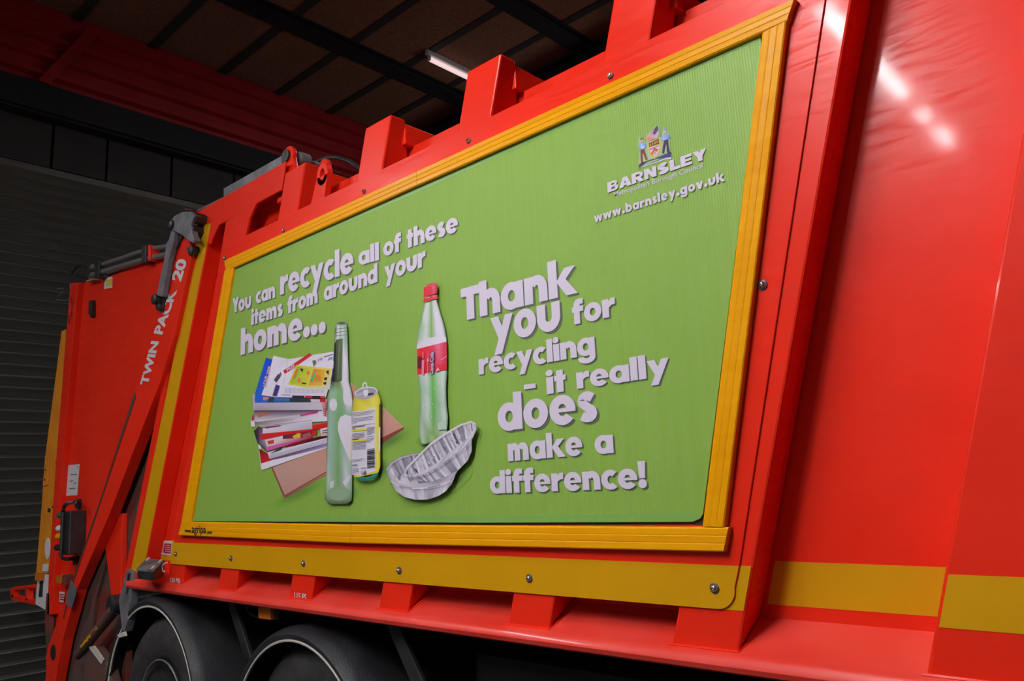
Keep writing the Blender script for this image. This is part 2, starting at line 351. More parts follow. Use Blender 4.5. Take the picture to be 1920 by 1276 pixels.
def rail(p0, p1, p2, p3, name='frame_rail', along=True, grooves=True):
    """p0..p1 the outer long edge, p3..p2 the inner long edge (x,z); raised ribs run along it"""
    p0, p1, p2, p3 = map(Vector, (p0, p1, p2, p3)); m = MB()
    prof = [(0, YF), (0, -.027), (.05, -.030), (.30, -.0294), (.335, -.0284), (.37, -.0294), (.62, -.0300), (.655, -.0288), (.69, -.0296), (.93, -.029), (1, -.026), (1, YF)]
    a = []; c = []
    for t, y in prof:
        u = p0.lerp(p3, t); v = p1.lerp(p2, t); a.append((u.x, y, u.y)); c.append((v.x, y, v.y))
    n_ = len(prof)
    m.add(a + c, [tuple(range(n_)), tuple(range(2 * n_ - 1, n_ - 1, -1))] + [(i, i + n_, (i + 1) % n_ + n_, (i + 1) % n_) for i in range(n_)])
    return part(m, name, FRAME, AD)
def PF(x, y): return P(x, y, -.028)
# top rail in two lengths, side rails, bottom rail in two lengths
rail(PF(421, 488), PF(780.5, 321), PF(781.5, 348), PF(424, 508)); rail(PF(781, 321), PF(1490, -4), PF(1475, 40), PF(782, 348))
rail(PF(421, 507), PF(340, 979), PF(357, 979), PF(437.5, 502)); rail(PF(1474, 40), PF(1357, 987), PF(1317, 986), PF(1429, 62))
rail(PF(657, 1018), PF(334.5, 1003), PF(341, 977.5), PF(656.5, 983)); rail(PF(1356.5, 1034), PF(657.8, 1018), PF(657.3, 983), PF(1366, 988))

# ---------------------------------------------------------------- lettering
def ell(cx, cy, rx, ry, a0, a1, n=20): return [(cx + rx * math.cos(math.radians(a0 + (a1 - a0) * i / n)), cy + ry * math.sin(math.radians(a0 + (a1 - a0) * i / n))) for i in range(n + 1)]
def band(o_, i_): return [[o_[k], o_[k + 1], i_[k + 1], i_[k]] for k in range(len(o_) - 1)]
s = .44
def RG(cx, rx=.60, a0=0, a1=360, ix=.19, iy=.215): return band(ell(cx, .5, rx, .53, a0, a1, 28), ell(cx, .5, ix, iy, a0, a1, 28))
def R(x0, y0, x1, y1): return [[(x0, y0), (x1, y0), (x1, y1), (x0, y1)]]
def ARCH(x, w_=.98): # stem at x, arch to the right
    c = x + w_ / 2 + .06; rx = w_ / 2 + .04 - .0
    return band(ell(c, .52, rx, .50, 0, 150, 14), ell(c, .50, rx - s, .16, 0, 150, 14)) + R(c + rx - s, 0, c + rx, .53)
CAP = 1.30; ASC = 1.38
def SS():
    pts = [(.45 + .25 * math.cos(math.radians(t)), .72 + .15 * math.sin(math.radians(t))) for t in range(25, 250, 25)] + [(.44 + .26 * math.cos(math.radians(t)), .29 + .15 * math.sin(math.radians(t))) for t in range(70, -165, -25)]
    q = []
    from_ = [Vector(p) for p in pts]; L_ = []; R_ = []
    for i, p in enumerate(from_):
        t = (from_[min(i + 1, len(pts) - 1)] - from_[max(0, i - 1)]).normalized(); nn = Vector((-t.y, t.x)); h = .165
        L_.append(tuple(p + nn * h)); R_.append(tuple(p - nn * h))
    return band(L_, R_)
G = {
 'o': (RG(.60), 1.20), 'c': (RG(.60, a0=48, a1=312), 1.0),
 'e': (RG(.60, a0=2, a1=322) + R(.22, .42, 1.19, .56), 1.20),
 'a': (RG(.58) + R(.82, 0, 1.22, 1.0), 1.22), 'd': (RG(.58) + R(.82, 0, 1.24, ASC), 1.24), 'b': (R(0, 0, s, ASC) + RG(.66), 1.26),
 'n': (R(0, 0, s, 1) + ARCH(.10), 1.18), 'h': (R(0, 0, s, ASC) + ARCH(.10), 1.18), 'r': (R(0, 0, s, 1) + [[(.3, .55), (.42, .86), (.62, 1.02), (.86, 1.02), (.86, .66), (.62, .64), (.42, .5)]], .84),
 'm': (R(0, 0, s, 1) + ARCH(.06, .84) + [[(x + .68, y) for x, y in p] for p in ARCH(.06, .84)], 1.72),
 'u': (R(0, .45, s, 1) + R(.76, .45, 1.18, 1) + band(ell(.59, .5, .59, .53, 180, 360, 18), ell(.59, .5, .17, .17, 180, 360, 18)), 1.18),
 'y': ([[(0, 1), (.46, 1), (.84, .18), (.50, .02)], [(.84, 1), (1.28, 1), (.60, -.44), (.16, -.44)]], 1.24),
 'l': (R(0, 0, s, ASC), s), 'i': (R(0, 0, s, 1) + [ell(.21, 1.24, .23, .19, 0, 360, 16)[:-1]], s),
 'f': (R(.12, 0, .54, 1.0) + R(0, .68, .80, .99) + [[(.12, .98), (.14, 1.2), (.30, 1.38), (.55, 1.42), (.80, 1.39), (.80, 1.10), (.60, 1.10), (.54, .98)]], .78),
 't': (R(.14, 0, .56, 1.30) + R(0, .68, .72, .99), .72),
 'k': (R(0, 0, s, ASC) + [[(.36, .52), (.82, 1), (1.34, 1), (.74, .48)], [(.40, .56), (.80, .66), (1.40, 0), (.86, 0)]], 1.34),
 's': (SS(), .86),
 'g': (RG(.58) + R(.82, -.1, 1.22, 1.0) + band(ell(.61, -.1, .61, .36, 180, 360, 16), ell(.61, -.05, .21, .12, 180, 360, 16)), 1.22),
 'w': ([[(0, 1), (.42, 1), (.66, 0), (.32, 0)], [(.32, 0), (.66, 0), (1.02, 1), (.70, 1)], [(.72, 1), (1.02, 1), (1.42, 0), (1.08, 0)], [(1.08, 0), (1.42, 0), (1.74, 1), (1.32, 1)]], 1.74),
 'v': ([[(0, 1), (.46, 1), (.84, 0), (.44, 0)], [(.44, 0), (.84, 0), (1.24, 1), (.80, 1)]], 1.22),
 '.': ([ell(.26, .24, .27, .26, 0, 360, 18)[:-1]], .54), '-': (R(0, .36, .56, .62), .56),
 '!': ([[(0, CAP + .08), (.46, CAP + .08), (.40, .50), (.06, .50)]] + [ell(.23, .22, .25, .24, 0, 360, 18)[:-1]], .46),
 'T': (R(.33, 0, .78, CAP) + R(0, .95, 1.12, CAP), 1.05), 'Y': ([[(0, CAP), (.50, CAP), (.88, .55), (.44, .50)], [(.80, CAP), (1.28, CAP), (.86, .5), (.46, .55)]] + R(.44, 0, .86, .62), 1.16),
 'B': (R(0, 0, .5, 1) + R(.3, 0, .85, .22) + R(.3, .40, .85, .60) + R(.3, .78, .80, 1) + band(ell(.85, .30, .46, .30, -90, 90, 12), ell(.85, .30, .10, .08, -90, 90, 12)) + band(ell(.80, .76, .42, .24, -90, 90, 12), ell(.80, .74, .08, .05, -90, 90, 12)), 1.34),
 'A': ([[(0, 0), (.50, 0), (.86, 1), (.50, 1)], [(.95, 0), (1.48, 0), (1.0, 1), (.62, 1)], [(.30, .16), (1.1, .16), (1.0, .38), (.4, .38)]], 1.46),
 'R': (R(0, 0, .5, 1) + R(.3, .34, .85, .56) + R(.3, .78, .85, 1) + band(ell(.85, .67, .46, .33, -90, 90, 12), ell(.85, .67, .10, .11, -90, 90, 12)) + [[(.55, .38), (1.0, .42), (1.40, 0), (.86, 0)]], 1.38),
 'N': (R(0, 0, .46, 1) + R(.92, 0, 1.38, 1) + [[(0, 1), (.48, 1), (1.38, 0), (.90, 0)]], 1.38),
 'S': ([[(x * 1.5, y) for x, y in p] for p in SS()], 1.32), 'L': (R(0, 0, .5, 1) + R(0, 0, 1.12, .28), 1.10),
 'E': (R(0, 0, .5, 1) + R(0, 0, 1.20, .25) + R(0, .39, 1.12, .61) + R(0, .75, 1.20, 1), 1.22),
 'Q': ([[(0, 1), (.52, 1), (.98, .42), (.48, .38)], [(.90, 1), (1.44, 1), (.98, .38), (.50, .42)]] + R(.48, 0, .98, .46), 1.40),
}
def layout(text, track=.10):
    x = 0; polys = []
    for ch in text:
        if ch == ' ': x += .5; continue
        g, w_ = G[ch]
        for p in g: polys.append([(a + x, b_) for a, b_ in p])
        x += w_ + track
    return polys, x - track
def word(text, x0, y0, x1, y1, xh, shadow=True, y=None, mt=None, track=.06, lean=0):
    """baseline from photo point 0 to photo point 1 measured on the banner, letters xh tall (photo px at mid word)"""
    y = YA - .0030 if y is None else y
    a = P(x0, y0, y); c = P(x1, y1, y); mx = (x0 + x1) / 2; my = (y0 + y1) / 2
    hgt = P(mx, my - xh, y)[1] - P(mx, my, y)[1]
    polys, W_ = layout(text, track); zb = (a[1] + c[1]) / 2; dz = (c[1] - a[1]) / (c[0] - a[0]) if c[0] != a[0] else 0
    def mk(dx, dz_, yy):
        m = MB()
        for k, p in enumerate(polys):
            q = []
            for u, v in p:
                X = a[0] + (c[0] - a[0]) * u / W_ + lean * v * hgt
                q.append((X + dx, yy, a[1] + dz * (X - a[0]) + v * hgt + dz_))
            m.add([(v[0], v[1] - k % 60 * .00001, v[2]) for v in q], [tuple(range(len(q)))])
        return m
    nm = 'lettering'
    o = mk(0, 0, y).build(nm, mt or LETTER, AD, flip=False); orient(o)
    if shadow:
        k = hgt * .075; s_ = mk(k, -k, y + .0021).build('letter_shadow', SHADOWINK, AD, flip=False); orient(s_)
    return o
def orient(o):
    for p in o.data.polygons:
        if p.normal.y > 0: p.flip()
for a in [('You', 435.5, 587, 471, 575.5, 21), ('can', 479.5, 569.5, 516, 557.5, 21.5), ('recycle', 525, 553, 663, 509, 36), ('all', 672.5, 497.5, 711, 487, 24.5), ('of', 719, 481, 752, 470, 25), ('these', 763, 465.5, 859, 433, 27),
          ('items', 471, 610, 530, 591, 22), ('from', 539, 588, 596, 567, 23), ('around', 607.5, 564, 708, 528, 25), ('your', 721, 527, 798, 498, 27.5), ('home...', 451, 665.5, 611, 621.5, 38.5),
          ('Thank', 865.6, 602, 1081, 549, 50), ('you', 921, 645, 1052, 615, 51), ('for', 1074, 609, 1154, 591.6, 34), ('recycling', 898, 702.5, 1116.5, 663, 31), ('-', 983, 742, 1005, 739, 34), ('it', 1025.4, 739, 1062, 732.6, 32),
          ('really', 1081.8, 729, 1255, 703, 32), ('does', 934.8, 808, 1121, 788, 53), ('make', 952.8, 864.5, 1092.7, 852.6, 34), ('a', 1116.4, 851, 1151, 848.5, 34), ('difference!', 919.7, 925, 1213, 914, 34)]:
    word(*a)
word('BARNSLEQ', 1139.5, 361.2, 1325.4, 297.3, 20, shadow=False, track=.08)
word('www.barnsley.gov.uk', 1114.5, 417.5, 1359.2, 338.8, 13.2, shadow=False, track=.16)

def fonttext(text, offset=0.0):
    """flat mesh of the built-in font, scaled to unit width: returns verts (u, v in cap heights), faces"""
    cu = bpy.data.curves.new('t', 'FONT'); cu.body = text; cu.offset = offset; cu.resolution_u = 3
    o = bpy.data.objects.new('t', cu); C.objects.link(o); bpy.context.view_layer.update()
    me = bpy.data.meshes.new_from_object(o.evaluated_get(bpy.context.evaluated_depsgraph_get()))
    vs = [(v.co.x, v.co.y) for v in me.vertices]; fs = [tuple(p.vertices) for p in me.polygons]
    bpy.data.objects.remove(o); bpy.data.curves.remove(cu); bpy.data.meshes.remove(me)
    x0 = min(v[0] for v in vs); x1 = max(v[0] for v in vs)
    return [((v[0] - x0) / (x1 - x0), v[1] / .70) for v in vs], fs
def ftext(text, p0, p1, up, y, m, parent, offset=0.0, name='lettering', third=None):
    """p0,p1 baseline ends and up = cap-height vector, all photo px measured on plane y"""
    vs, fs = fonttext(text, offset); a = Vector(P(*p0, y)); c = Vector(P(*p1, y)); u = Vector(P(p0[0] + up[0], p0[1] + up[1], y)) - a
    b_ = MB(); b_.add([(lambda q: (q.x, y, q.y))(a + (c - a) * s_ + u * t_) for s_, t_ in vs], fs)
    o = part(b_, name, m, parent, flip=False); orient(o); return o
ftext('Metropolitan Borough Council', (1151, 369.5), (1317.2, 314), (0, -9.2), YA - .0012, LETTER, AD, .006)

# ---------------------------------------------------------------- printed artwork (flat pictures on the banner)
KA = 1.12
def pc(c): r = rgb(*c); return tuple(min(.85, v * KA) for v in r)
class Art(MB):
    def __init__(s, base=0): super().__init__(); s.y = YA - .0008 - base * .0001
    def poly(s, pts, col, step=True):
        if step: s.y -= .00008
        q = [P(a, b_, s.y) for a, b_ in pts]; n_ = len(s.v)
        s.v += [(a, s.y, b_) for a, b_ in q]; s.f.append(tuple(range(n_, n_ + len(q))))
        s.c += ([pc(col)] * len(q) if not isinstance(col, list) else [pc(c) for c in col])
    def grid(s, rows, cols):
        """rows: ((xl,yl),(xr,yr),[colour per column]) ; cols: fractions"""
        s.y -= .00008; n_ = len(s.v); k = len(cols)
        for l, r, cc in rows:
            for i, t in enumerate(cols):
                q = P(l[0] + (r[0] - l[0]) * t, l[1] + (r[1] - l[1]) * t, s.y); s.v.append((q[0], s.y, q[1])); s.c.append(pc(cc[i]))
        for j in range(len(rows) - 1):
            for i in range(k - 1): s.f.append((n_ + j * k + i, n_ + j * k + i + 1, n_ + (j + 1) * k + i + 1, n_ + (j + 1) * k + i))
    def line(s, a, c, w_, col):
        a = Vector(a); c = Vector(c); d = (c - a).normalized(); nn = Vector((-d.y, d.x)) * w_ / 2
        s.poly([tuple(a + nn), tuple(c + nn), tuple(c - nn), tuple(a - nn)], col)
    def blob(s, cx, cy, rx, ry, cin, cout, rot=0, n=28, mid=.45):
        """soft printed shadow: radial colour fan"""
        s.y -= .00008; n_ = len(s.v); ca, sa = math.cos(rot), math.sin(rot)
        def put(u, v, c): q = P(cx + u * ca - v * sa, cy + u * sa + v * ca, s.y); s.v.append((q[0], s.y, q[1])); s.c.append(pc(c))
        put(0, 0, cin)
        for fr, c in ((mid, cin), (1, cout)):
            for i in range(n): t = 2 * math.pi * i / n; put(rx * fr * math.cos(t), ry * fr * math.sin(t), c)
        for i in range(n):
            j = (i + 1) % n; s.f.append((n_, n_ + 1 + i, n_ + 1 + j)); s.f.append((n_ + 1 + i, n_ + 1 + n + i, n_ + 1 + n + j, n_ + 1 + j))
    def done(s, name): o = s.build(name, PRINT, AD, flip=False); orient(o); return o
def sc(ox, oy, k, pts): return [(ox + a / k, oy + b_ / k) for a, b_ in pts]
GR = (122, 165, 66)
# soft shadows first
a = Art(0)
a.blob(560, 925, 60, 14, (96, 130, 52), GR, -.45, mid=.2); a.blob(648, 925, 30, 22, (84, 112, 60), GR, -.7, mid=.3); a.blob(712, 880, 16, 24, (76, 104, 60), GR, .3, mid=.35)
a.blob(735, 825, 42, 14, (88, 118, 56), GR, -.5, mid=.2); a.blob(820, 910, 72, 26, (80, 96, 62), GR, -.45, mid=.45); a.blob(800, 828, 22, 14, (86, 120, 56), GR, 0, mid=.4)
a.done('printed_shadow')
# cardboard sheets
c1 = lambda pts: sc(460, 780, 7.975, pts)
a = Art(8)
a.poly(c1([(385, 760), (440, 740), (600, 1190), (570, 1200)]), (122, 66, 58)); a.poly(c1([(570, 1195), (1210, 830), (1210, 870), (600, 1225), (580, 1220)]), [(150, 92, 82), (168, 110, 98), (172, 116, 104), (150, 96, 86), (120, 70, 62)])
a.poly(c1([(410, 765), (1215, 470), (1215, 835), (590, 1180)]), [(178, 140, 132), (186, 138, 122), (184, 140, 126), (172, 134, 126)])
a.line(c1([(590, 1185)])[0], c1([(1212, 832)])[0], 2.2, (128, 66, 60)); a.done('printed_cardboard'); a = Art(8)
c5 = lambda pts: sc(720, 690, 4.908, pts)
a.poly([(706, 756), (720, 764), (757, 800), (712, 826), (704, 840)], [(190, 150, 136), (190, 148, 134), (186, 140, 126), (180, 134, 120), (176, 130, 118)])
a.poly([(757, 800), (757, 804), (706, 838), (704, 826)], (120, 62, 54))
a.done('printed_cardboard'); a = Art(8); a.poly([(657, 718), (668, 724), (662, 760), (655, 750)], (188, 140, 124))
o = a.done('printed_cardboard')
# magazines
c0 = lambda pts: sc(460, 640, 7.975, pts)
a = Art(22)
def band4(pts, c, f=c0): a.poly(f(pts), c)
band4([(190, 400), (230, 420), (260, 800), (240, 800)], (226, 220, 232), c1)
band4([(205, 480), (345, 560), (350, 640), (1220, 330), (1220, 470), (260, 800), (240, 790)], (214, 208, 222), c1)
band4([(205, 480), (340, 560), (420, 650), (235, 705)], [(100, 16, 26), (110, 20, 30), (190, 34, 36), (186, 30, 34)], c1)
band4([(350, 630), (1220, 385), (1220, 460), (700, 590), (420, 650)], [(120, 110, 130), (70, 60, 130), (170, 150, 180), (200, 190, 210), (90, 60, 80)], c1)
band4([(330, 540), (1220, 320), (1220, 400), (360, 635)], [(206, 200, 214), (210, 205, 216), (196, 190, 206), (190, 184, 200)], c1)
for k in range(3): a.line(c1([(370, 590 + k * 16)])[0], c1([(1210, 345 + k * 20)])[0], .7, (140, 134, 150))
band4([(590, 470), (650, 420), (1220, 270), (1220, 320), (700, 450)], [(80, 14, 34), (150, 20, 50), (60, 10, 30), (50, 10, 26), (90, 20, 40)], c1)
band4([(125, 220), (200, 150), (250, 170), (300, 400), (320, 530), (180, 400)], [(40, 36, 44), (60, 40, 52), (80, 30, 50), (150, 140, 150), (70, 64, 74), (36, 36, 60)], c1)
band4([(290, 350), (560, 290), (1000, 230), (1000, 330), (320, 460)], [(196, 190, 204), (206, 200, 210), (170, 40, 60), (120, 16, 40), (200, 196, 190)], c1)
band4([(560, 290), (1000, 210), (1010, 310), (560, 340)], [(70, 40, 50), (120, 20, 40), (170, 30, 50), (60, 40, 50)], c1)
band4([(700, 300), (790, 250), (830, 260), (820, 320), (730, 330)], (196, 170, 50), c1); band4([(850, 280), (960, 240), (990, 290), (870, 320)], (150, 90, 90), c1); band4([(1000, 225), (1080, 200), (1060, 280), (1010, 285)], (190, 40, 50), c1)
band4([(330, 370), (430, 350), (425, 405), (340, 420)], (196, 50, 56), c1)
band4([(305, 460), (930, 320), (960, 330), (560, 450), (320, 525)], [(190, 90, 160), (196, 60, 110), (150, 30, 70), (170, 60, 120), (186, 90, 158)], c1)
band4([(370, 560), (470, 500), (560, 460), (540, 500), (430, 540)], (50, 46, 60), c1)
band4([(225, 270), (1235, 90), (1235, 165), (230, 350)], [(196, 34, 36), (192, 24, 30), (186, 24, 30), (200, 36, 34)], c1)
band4([(1120, 190), (1225, 165), (1225, 290), (1130, 300)], [(210, 205, 214)] * 2 + [(190, 150, 160)] * 2, c1); a.line(c1([(1150, 220)])[0], c1([(1225, 205)])[0], 1.6, (60, 20, 40)); a.line(c1([(1150, 250)])[0], c1([(1225, 240)])[0], 1.6, (80, 20, 40))
band4([(260, 180), (700, 110), (1000, 80), (1000, 190), (260, 260)], [(206, 200, 214), (196, 190, 204), (186, 180, 194), (170, 164, 176), (200, 194, 208)], c1)
band4([(330, 130), (560, 120), (520, 150), (300, 185)], (110, 30, 60), c1)
band4([(80, 60), (135, 50), (145, 155), (85, 155)], (214, 206, 220), c1); band4([(100, 10), (130, -40), (128, 60), (95, 75)], (170, 40, 90), c1)
band4([(130, 60), (640, -60), (1225, -80), (1225, 70), (700, 110), (240, 165), (150, 120)], [(110, 100, 96), (170, 160, 170), (206, 200, 214), (212, 206, 220), (200, 190, 206), (196, 186, 200), (120, 110, 104)], c1)
a.line(c1([(450, 82)])[0], c1([(720, 50)])[0], 1.0, (130, 124, 140)); a.line(c1([(250, 150)])[0], c1([(1000, 60)])[0], .9, (120, 108, 118))
# upper pile
band4([(105, 790), (160, 780), (150, 1040), (115, 1030)], (168, 160, 180)); band4([(150, 880), (1215, 860), (1215, 1010), (1000, 1040), (130, 1040)], [(184, 176, 190), (196, 188, 200), (190, 180, 196), (170, 160, 176), (150, 140, 156)])
band4([(130, 1030), (1100, 1020), (1050, 1080), (180, 1200), (140, 1190)], [(70, 24, 50), (60, 40, 60), (190, 184, 196), (206, 200, 214), (200, 192, 206)])
band4([(180, 1060), (440, 1050), (360, 1090), (190, 1135)], [(150, 96, 70), (110, 80, 80), (150, 110, 100), (176, 100, 70)])
band4([(820, 1090), (1090, 1030), (1080, 1070), (820, 1120)], [(176, 60, 130), (140, 20, 90), (190, 50, 120), (196, 60, 130)])
band4([(1130, 900), (1215, 900), (1215, 1130), (1160, 1110)], [(200, 160, 170), (190, 90, 100), (170, 60, 80), (214, 208, 220)])
for k in range(4): a.line(c0([(1165, 1010 + 32 * k)])[0], c0([(1215, 1000 + 32 * k)])[0], 1.1, (140, 24, 50))
band4([(140, 890), (150, 760), (310, 240), (400, 265), (400, 840), (1200, 850), (1200, 905), (150, 915)], [(30, 76, 196), (30, 76, 190), (24, 70, 200), (20, 60, 180), (24, 90, 190), (150, 40, 40), (180, 50, 40), (40, 96, 190)])
band4([(430, 850), (680, 850), (680, 905), (430, 905)], [(40, 110, 190), (60, 130, 190), (50, 90, 110), (40, 80, 160)]); band4([(660, 850), (970, 862), (970, 905), (660, 905)], [(30, 60, 60), (46, 66, 60), (40, 50, 56), (36, 66, 70)]); band4([(340, 830), (430, 840), (425, 905), (340, 905)], (46, 60, 60))
band4([(265, 830), (350, 825), (350, 860), (265, 880)], (196, 120, 130)); band4([(975, 860), (1115, 865), (1115, 905), (985, 905)], (200, 190, 200))
band4([(420, 210), (640, 260), (740, 250), (1000, 200), (1320, 150), (1320, 400), (1200, 850), (450, 830), (240, 800), (340, 520)], [(214, 208, 226), (200, 194, 212), (206, 200, 218), (206, 200, 216), (214, 208, 222), (214, 208, 222), (214, 206, 220), (208, 202, 218), (210, 204, 220), (216, 210, 228)])
a.line(c0([(640, 262)])[0], c0([(560, 700)])[0], .6, (170, 164, 184))
band4([(565, 435), (960, 172), (1000, 205), (590, 485)], [(190, 30, 44), (186, 26, 40), (190, 40, 50), (196, 34, 46)])
band4([(640, 640), (760, 350), (1290, 405), (1270, 720), (900, 690)], [(196, 190, 60), (190, 186, 60), (206, 196, 90), (200, 196, 190), (196, 196, 80)])
band4([(665, 620), (775, 375), (990, 410), (900, 660)], [(150, 180, 60), (130, 170, 60), (190, 190, 60), (196, 190, 60)])
band4([(940, 655), (1020, 410), (1200, 425), (1150, 660)], [(214, 140, 60), (214, 110, 50), (216, 160, 50), (206, 180, 60)])
band4([(710, 545), (760, 410), (790, 420), (740, 560)], (206, 96, 60)); band4([(970, 590), (1030, 450), (1060, 460), (1000, 620)], (80, 160, 110))
for cx, cy in ((940, 470), (805, 580)): a.poly([(460 + (cx + 26 * math.cos(t * .6)) / 7.975, 640 + (cy + 34 * math.sin(t * .6)) / 7.975) for t in range(10)], (214, 120, 60))
for q in ([(810, 400), (870, 410), (850, 460), (830, 430)], [(840, 610), (915, 620), (905, 642), (850, 630)], [(1205, 440), (1250, 430), (1245, 500), (1215, 470)], [(1175, 540), (1225, 530), (1215, 580), (1180, 575)], [(1170, 610), (1215, 600), (1205, 645), (1165, 640)]): band4(q, (60, 30, 30))
for k in range(6): a.line(c0([(1050 + 16 * k, 500)])[0], c0([(1040 + 16 * k, 600)])[0], .6, (190, 110, 40))
band4([(1000, 285), (1050, 275), (1062, 320), (1020, 370)], (90, 110, 80)); band4([(1225, 290), (1250, 240), (1305, 225), (1300, 270), (1260, 262)], (110, 150, 190))
a.line(c0([(1180, 225)])[0], c0([(1310, 190)])[0], 1.2, (130, 60, 100))
band4([(425, 575), (490, 480), (525, 520), (460, 610)], (70, 66, 74)); band4([(500, 490), (530, 450), (535, 500), (515, 525)], (90, 86, 110))
band4([(405, 805), (455, 640), (515, 660), (465, 815)], (60, 54, 120))
a.line(c0([(545, 795)])[0], c0([(670, 797)])[0], 1.0, (110, 130, 190))
for k in range(9): a.line(c0([(600 + 68 * k, 690 + 4 * k)])[0], c0([(600 + 68 * k, 765)])[0], .5, (150, 160, 190))
for k in range(4): a.line(c0([(590, 690 + 22 * k)])[0], c0([(1190, 715 + 18 * k)])[0], .4, (176, 176, 200))
band4([(700, 805), (880, 808), (880, 843), (700, 840)], (50, 44, 54)); band4([(895, 808), (1000, 810), (1000, 845), (890, 842)], (176, 40, 60)); band4([(1000, 810), (1120, 812), (1120, 846), (1000, 845)], (36, 34, 44)); band4([(1120, 812), (1195, 814), (1190, 846), (1120, 846)], (190, 50, 70))
a.done('printed_magazines')
LV = mat('print_pink', rgb(230, 190, 190), .45)
def at0(q): return c0([q])[0]
YL = YA - .0105
ftext('LOVE', at0((305, 670)), at0((345, 510)), (-6, 0), YL, LV, AD, .03)
ftext('2008', at0((352, 490)), at0((380, 370)), (-5, 0), YL, LV, AD, .02)
ftext('FREE', at0((628, 452)), at0((745, 372)), (-2, -5), YL, LETTER, AD, .02)
ftext('£15', at0((1085, 285)), at0((1150, 275)), (0, -4.5), YL, mat('print_plum', (.12, .02, .08), .5), AD, .01)

# green glass bottle
c2 = lambda x, y: (590 + x / 3.448, 590 + y / 3.448)
a = Art(110)
cols = [0, .08, .25, .45, .6, .78, .92, 1]
dk = (58, 74, 58); g1 = (150, 178, 158); g2 = (120, 160, 110); wl_ = (214, 208, 222); g3 = (140, 170, 150)
def row(y, xl_, xr_, cc, dl=0): return (c2(xl_, y), c2(xr_, y - dl), cc)
a.grid([row(62, 138, 208, [(90, 106, 90), g1, (196, 200, 200), g1, (176, 190, 180), g1, g1, dk]), row(100, 130, 212, [dk, (90, 110, 90), wl_, g1, (200, 206, 204), g1, g3, dk]), row(160, 128, 214, [dk, g1, wl_, g1, (196, 200, 200), g1, g3, (90, 106, 80)]),
        row(300, 120, 216, [(50, 54, 50), (60, 70, 60), (90, 104, 70), (110, 124, 90), (196, 194, 206), (214, 208, 222), (206, 200, 214), g3]), row(430, 108, 222, [(40, 44, 44), (54, 60, 54), (100, 116, 80), (110, 126, 90), (200, 200, 206), (210, 206, 218), (190, 196, 196), (120, 140, 120)]),
        row(500, 92, 240, [(120, 140, 124), g3, (140, 176, 140), (120, 164, 110), (130, 166, 130), (206, 206, 212), (206, 206, 212), (110, 136, 116)]), row(560, 82, 246, [(96, 124, 100), g3, g1, (116, 160, 104), (126, 160, 124), (206, 204, 212), (200, 200, 206), (110, 140, 120)]),
        row(640, 84, 246, [(110, 140, 120), g3, (130, 166, 136), (110, 156, 100), (120, 156, 120), (140, 170, 150), g3, (120, 146, 124)]), row(760, 84, 242, [(120, 150, 136), (150, 176, 164), (134, 166, 144), (106, 150, 96), (130, 160, 140), (150, 174, 160), g1, (130, 150, 130)]),
        row(900, 80, 240, [(120, 150, 130), (146, 170, 154), (130, 164, 140), (112, 154, 90), (140, 166, 150), (156, 176, 164), g1, (126, 150, 130)]), row(1060, 74, 242, [(116, 142, 124), (170, 186, 176), (140, 166, 144), (110, 150, 96), (130, 156, 136), (190, 196, 196), (160, 180, 170), (120, 144, 124)]),
        row(1150, 68, 242, [(96, 120, 100), (150, 170, 150), (130, 156, 130), (120, 150, 106), (126, 150, 120), (150, 168, 150), (130, 156, 130), (100, 124, 100)]), row(1195, 68, 240, [(70, 90, 70), (110, 130, 104), (110, 136, 104), (120, 146, 104), (110, 136, 100), (120, 140, 110), (110, 130, 104), (80, 100, 76)]),
        row(1222, 96, 214, [(50, 64, 48), (70, 90, 60), (84, 106, 70), (70, 90, 60), (84, 106, 70), (70, 90, 60), (60, 80, 56), (50, 64, 48)])], cols)
el = lambda cx, cy, rx, ry, n=22: [c2(cx + rx * math.cos(2 * math.pi * i / n), cy + ry * math.sin(2 * math.pi * i / n)) for i in range(n)]
a.poly(el(173, 55, 35, 13), (120, 134, 118)); a.poly(el(175, 53, 24, 7), (70, 84, 70))
for k in range(3): a.line(c2(134, 92 + 22 * k), c2(208, 84 + 22 * k), 1.0, (84, 100, 84))
a.poly([c2(*q) for q in [(138, 160), (182, 152), (176, 425), (150, 435), (110, 428)]], [(66, 78, 56), (96, 110, 78), (84, 98, 70), (70, 84, 62), (30, 32, 34)])
a.poly([c2(*q) for q in [(130, 185), (140, 165), (132, 430), (110, 428)]], (36, 36, 40)); a.line(c2(160, 180), c2(150, 420), 1.2, (120, 132, 104)); a.line(c2(122, 300), c2(119, 345), 1.0, (200, 200, 206))
a.poly(el(120, 580, 25, 40), (204, 200, 214)); a.poly([c2(*q) for q in [(190, 430), (214, 440), (244, 560), (236, 590), (196, 580), (184, 540)]], (206, 202, 216))
a.poly([c2(*q) for q in [(150, 700), (165, 660), (196, 645), (238, 655), (243, 800), (236, 950), (222, 930), (170, 810), (150, 745)]], [(206, 198, 214), (208, 200, 216), (212, 206, 220), (208, 200, 216), (200, 194, 204), (190, 180, 170), (206, 196, 210), (206, 198, 212), (208, 200, 214)])
a.poly([c2(*q) for q in [(236, 780), (243, 780), (240, 940), (232, 930)]], (200, 186, 120))
a.poly([c2(*q) for q in [(180, 1080), (225, 1035), (236, 1045), (200, 1110)]], (200, 198, 212)); a.poly([c2(*q) for q in [(100, 1080), (125, 1068), (122, 1110), (98, 1130)]], (190, 194, 200))
a.poly(el(155, 1155, 74, 46), (126, 156, 116)); a.poly(el(155, 1162, 66, 38), (134, 158, 130))
a.done('printed_glass_bottle')
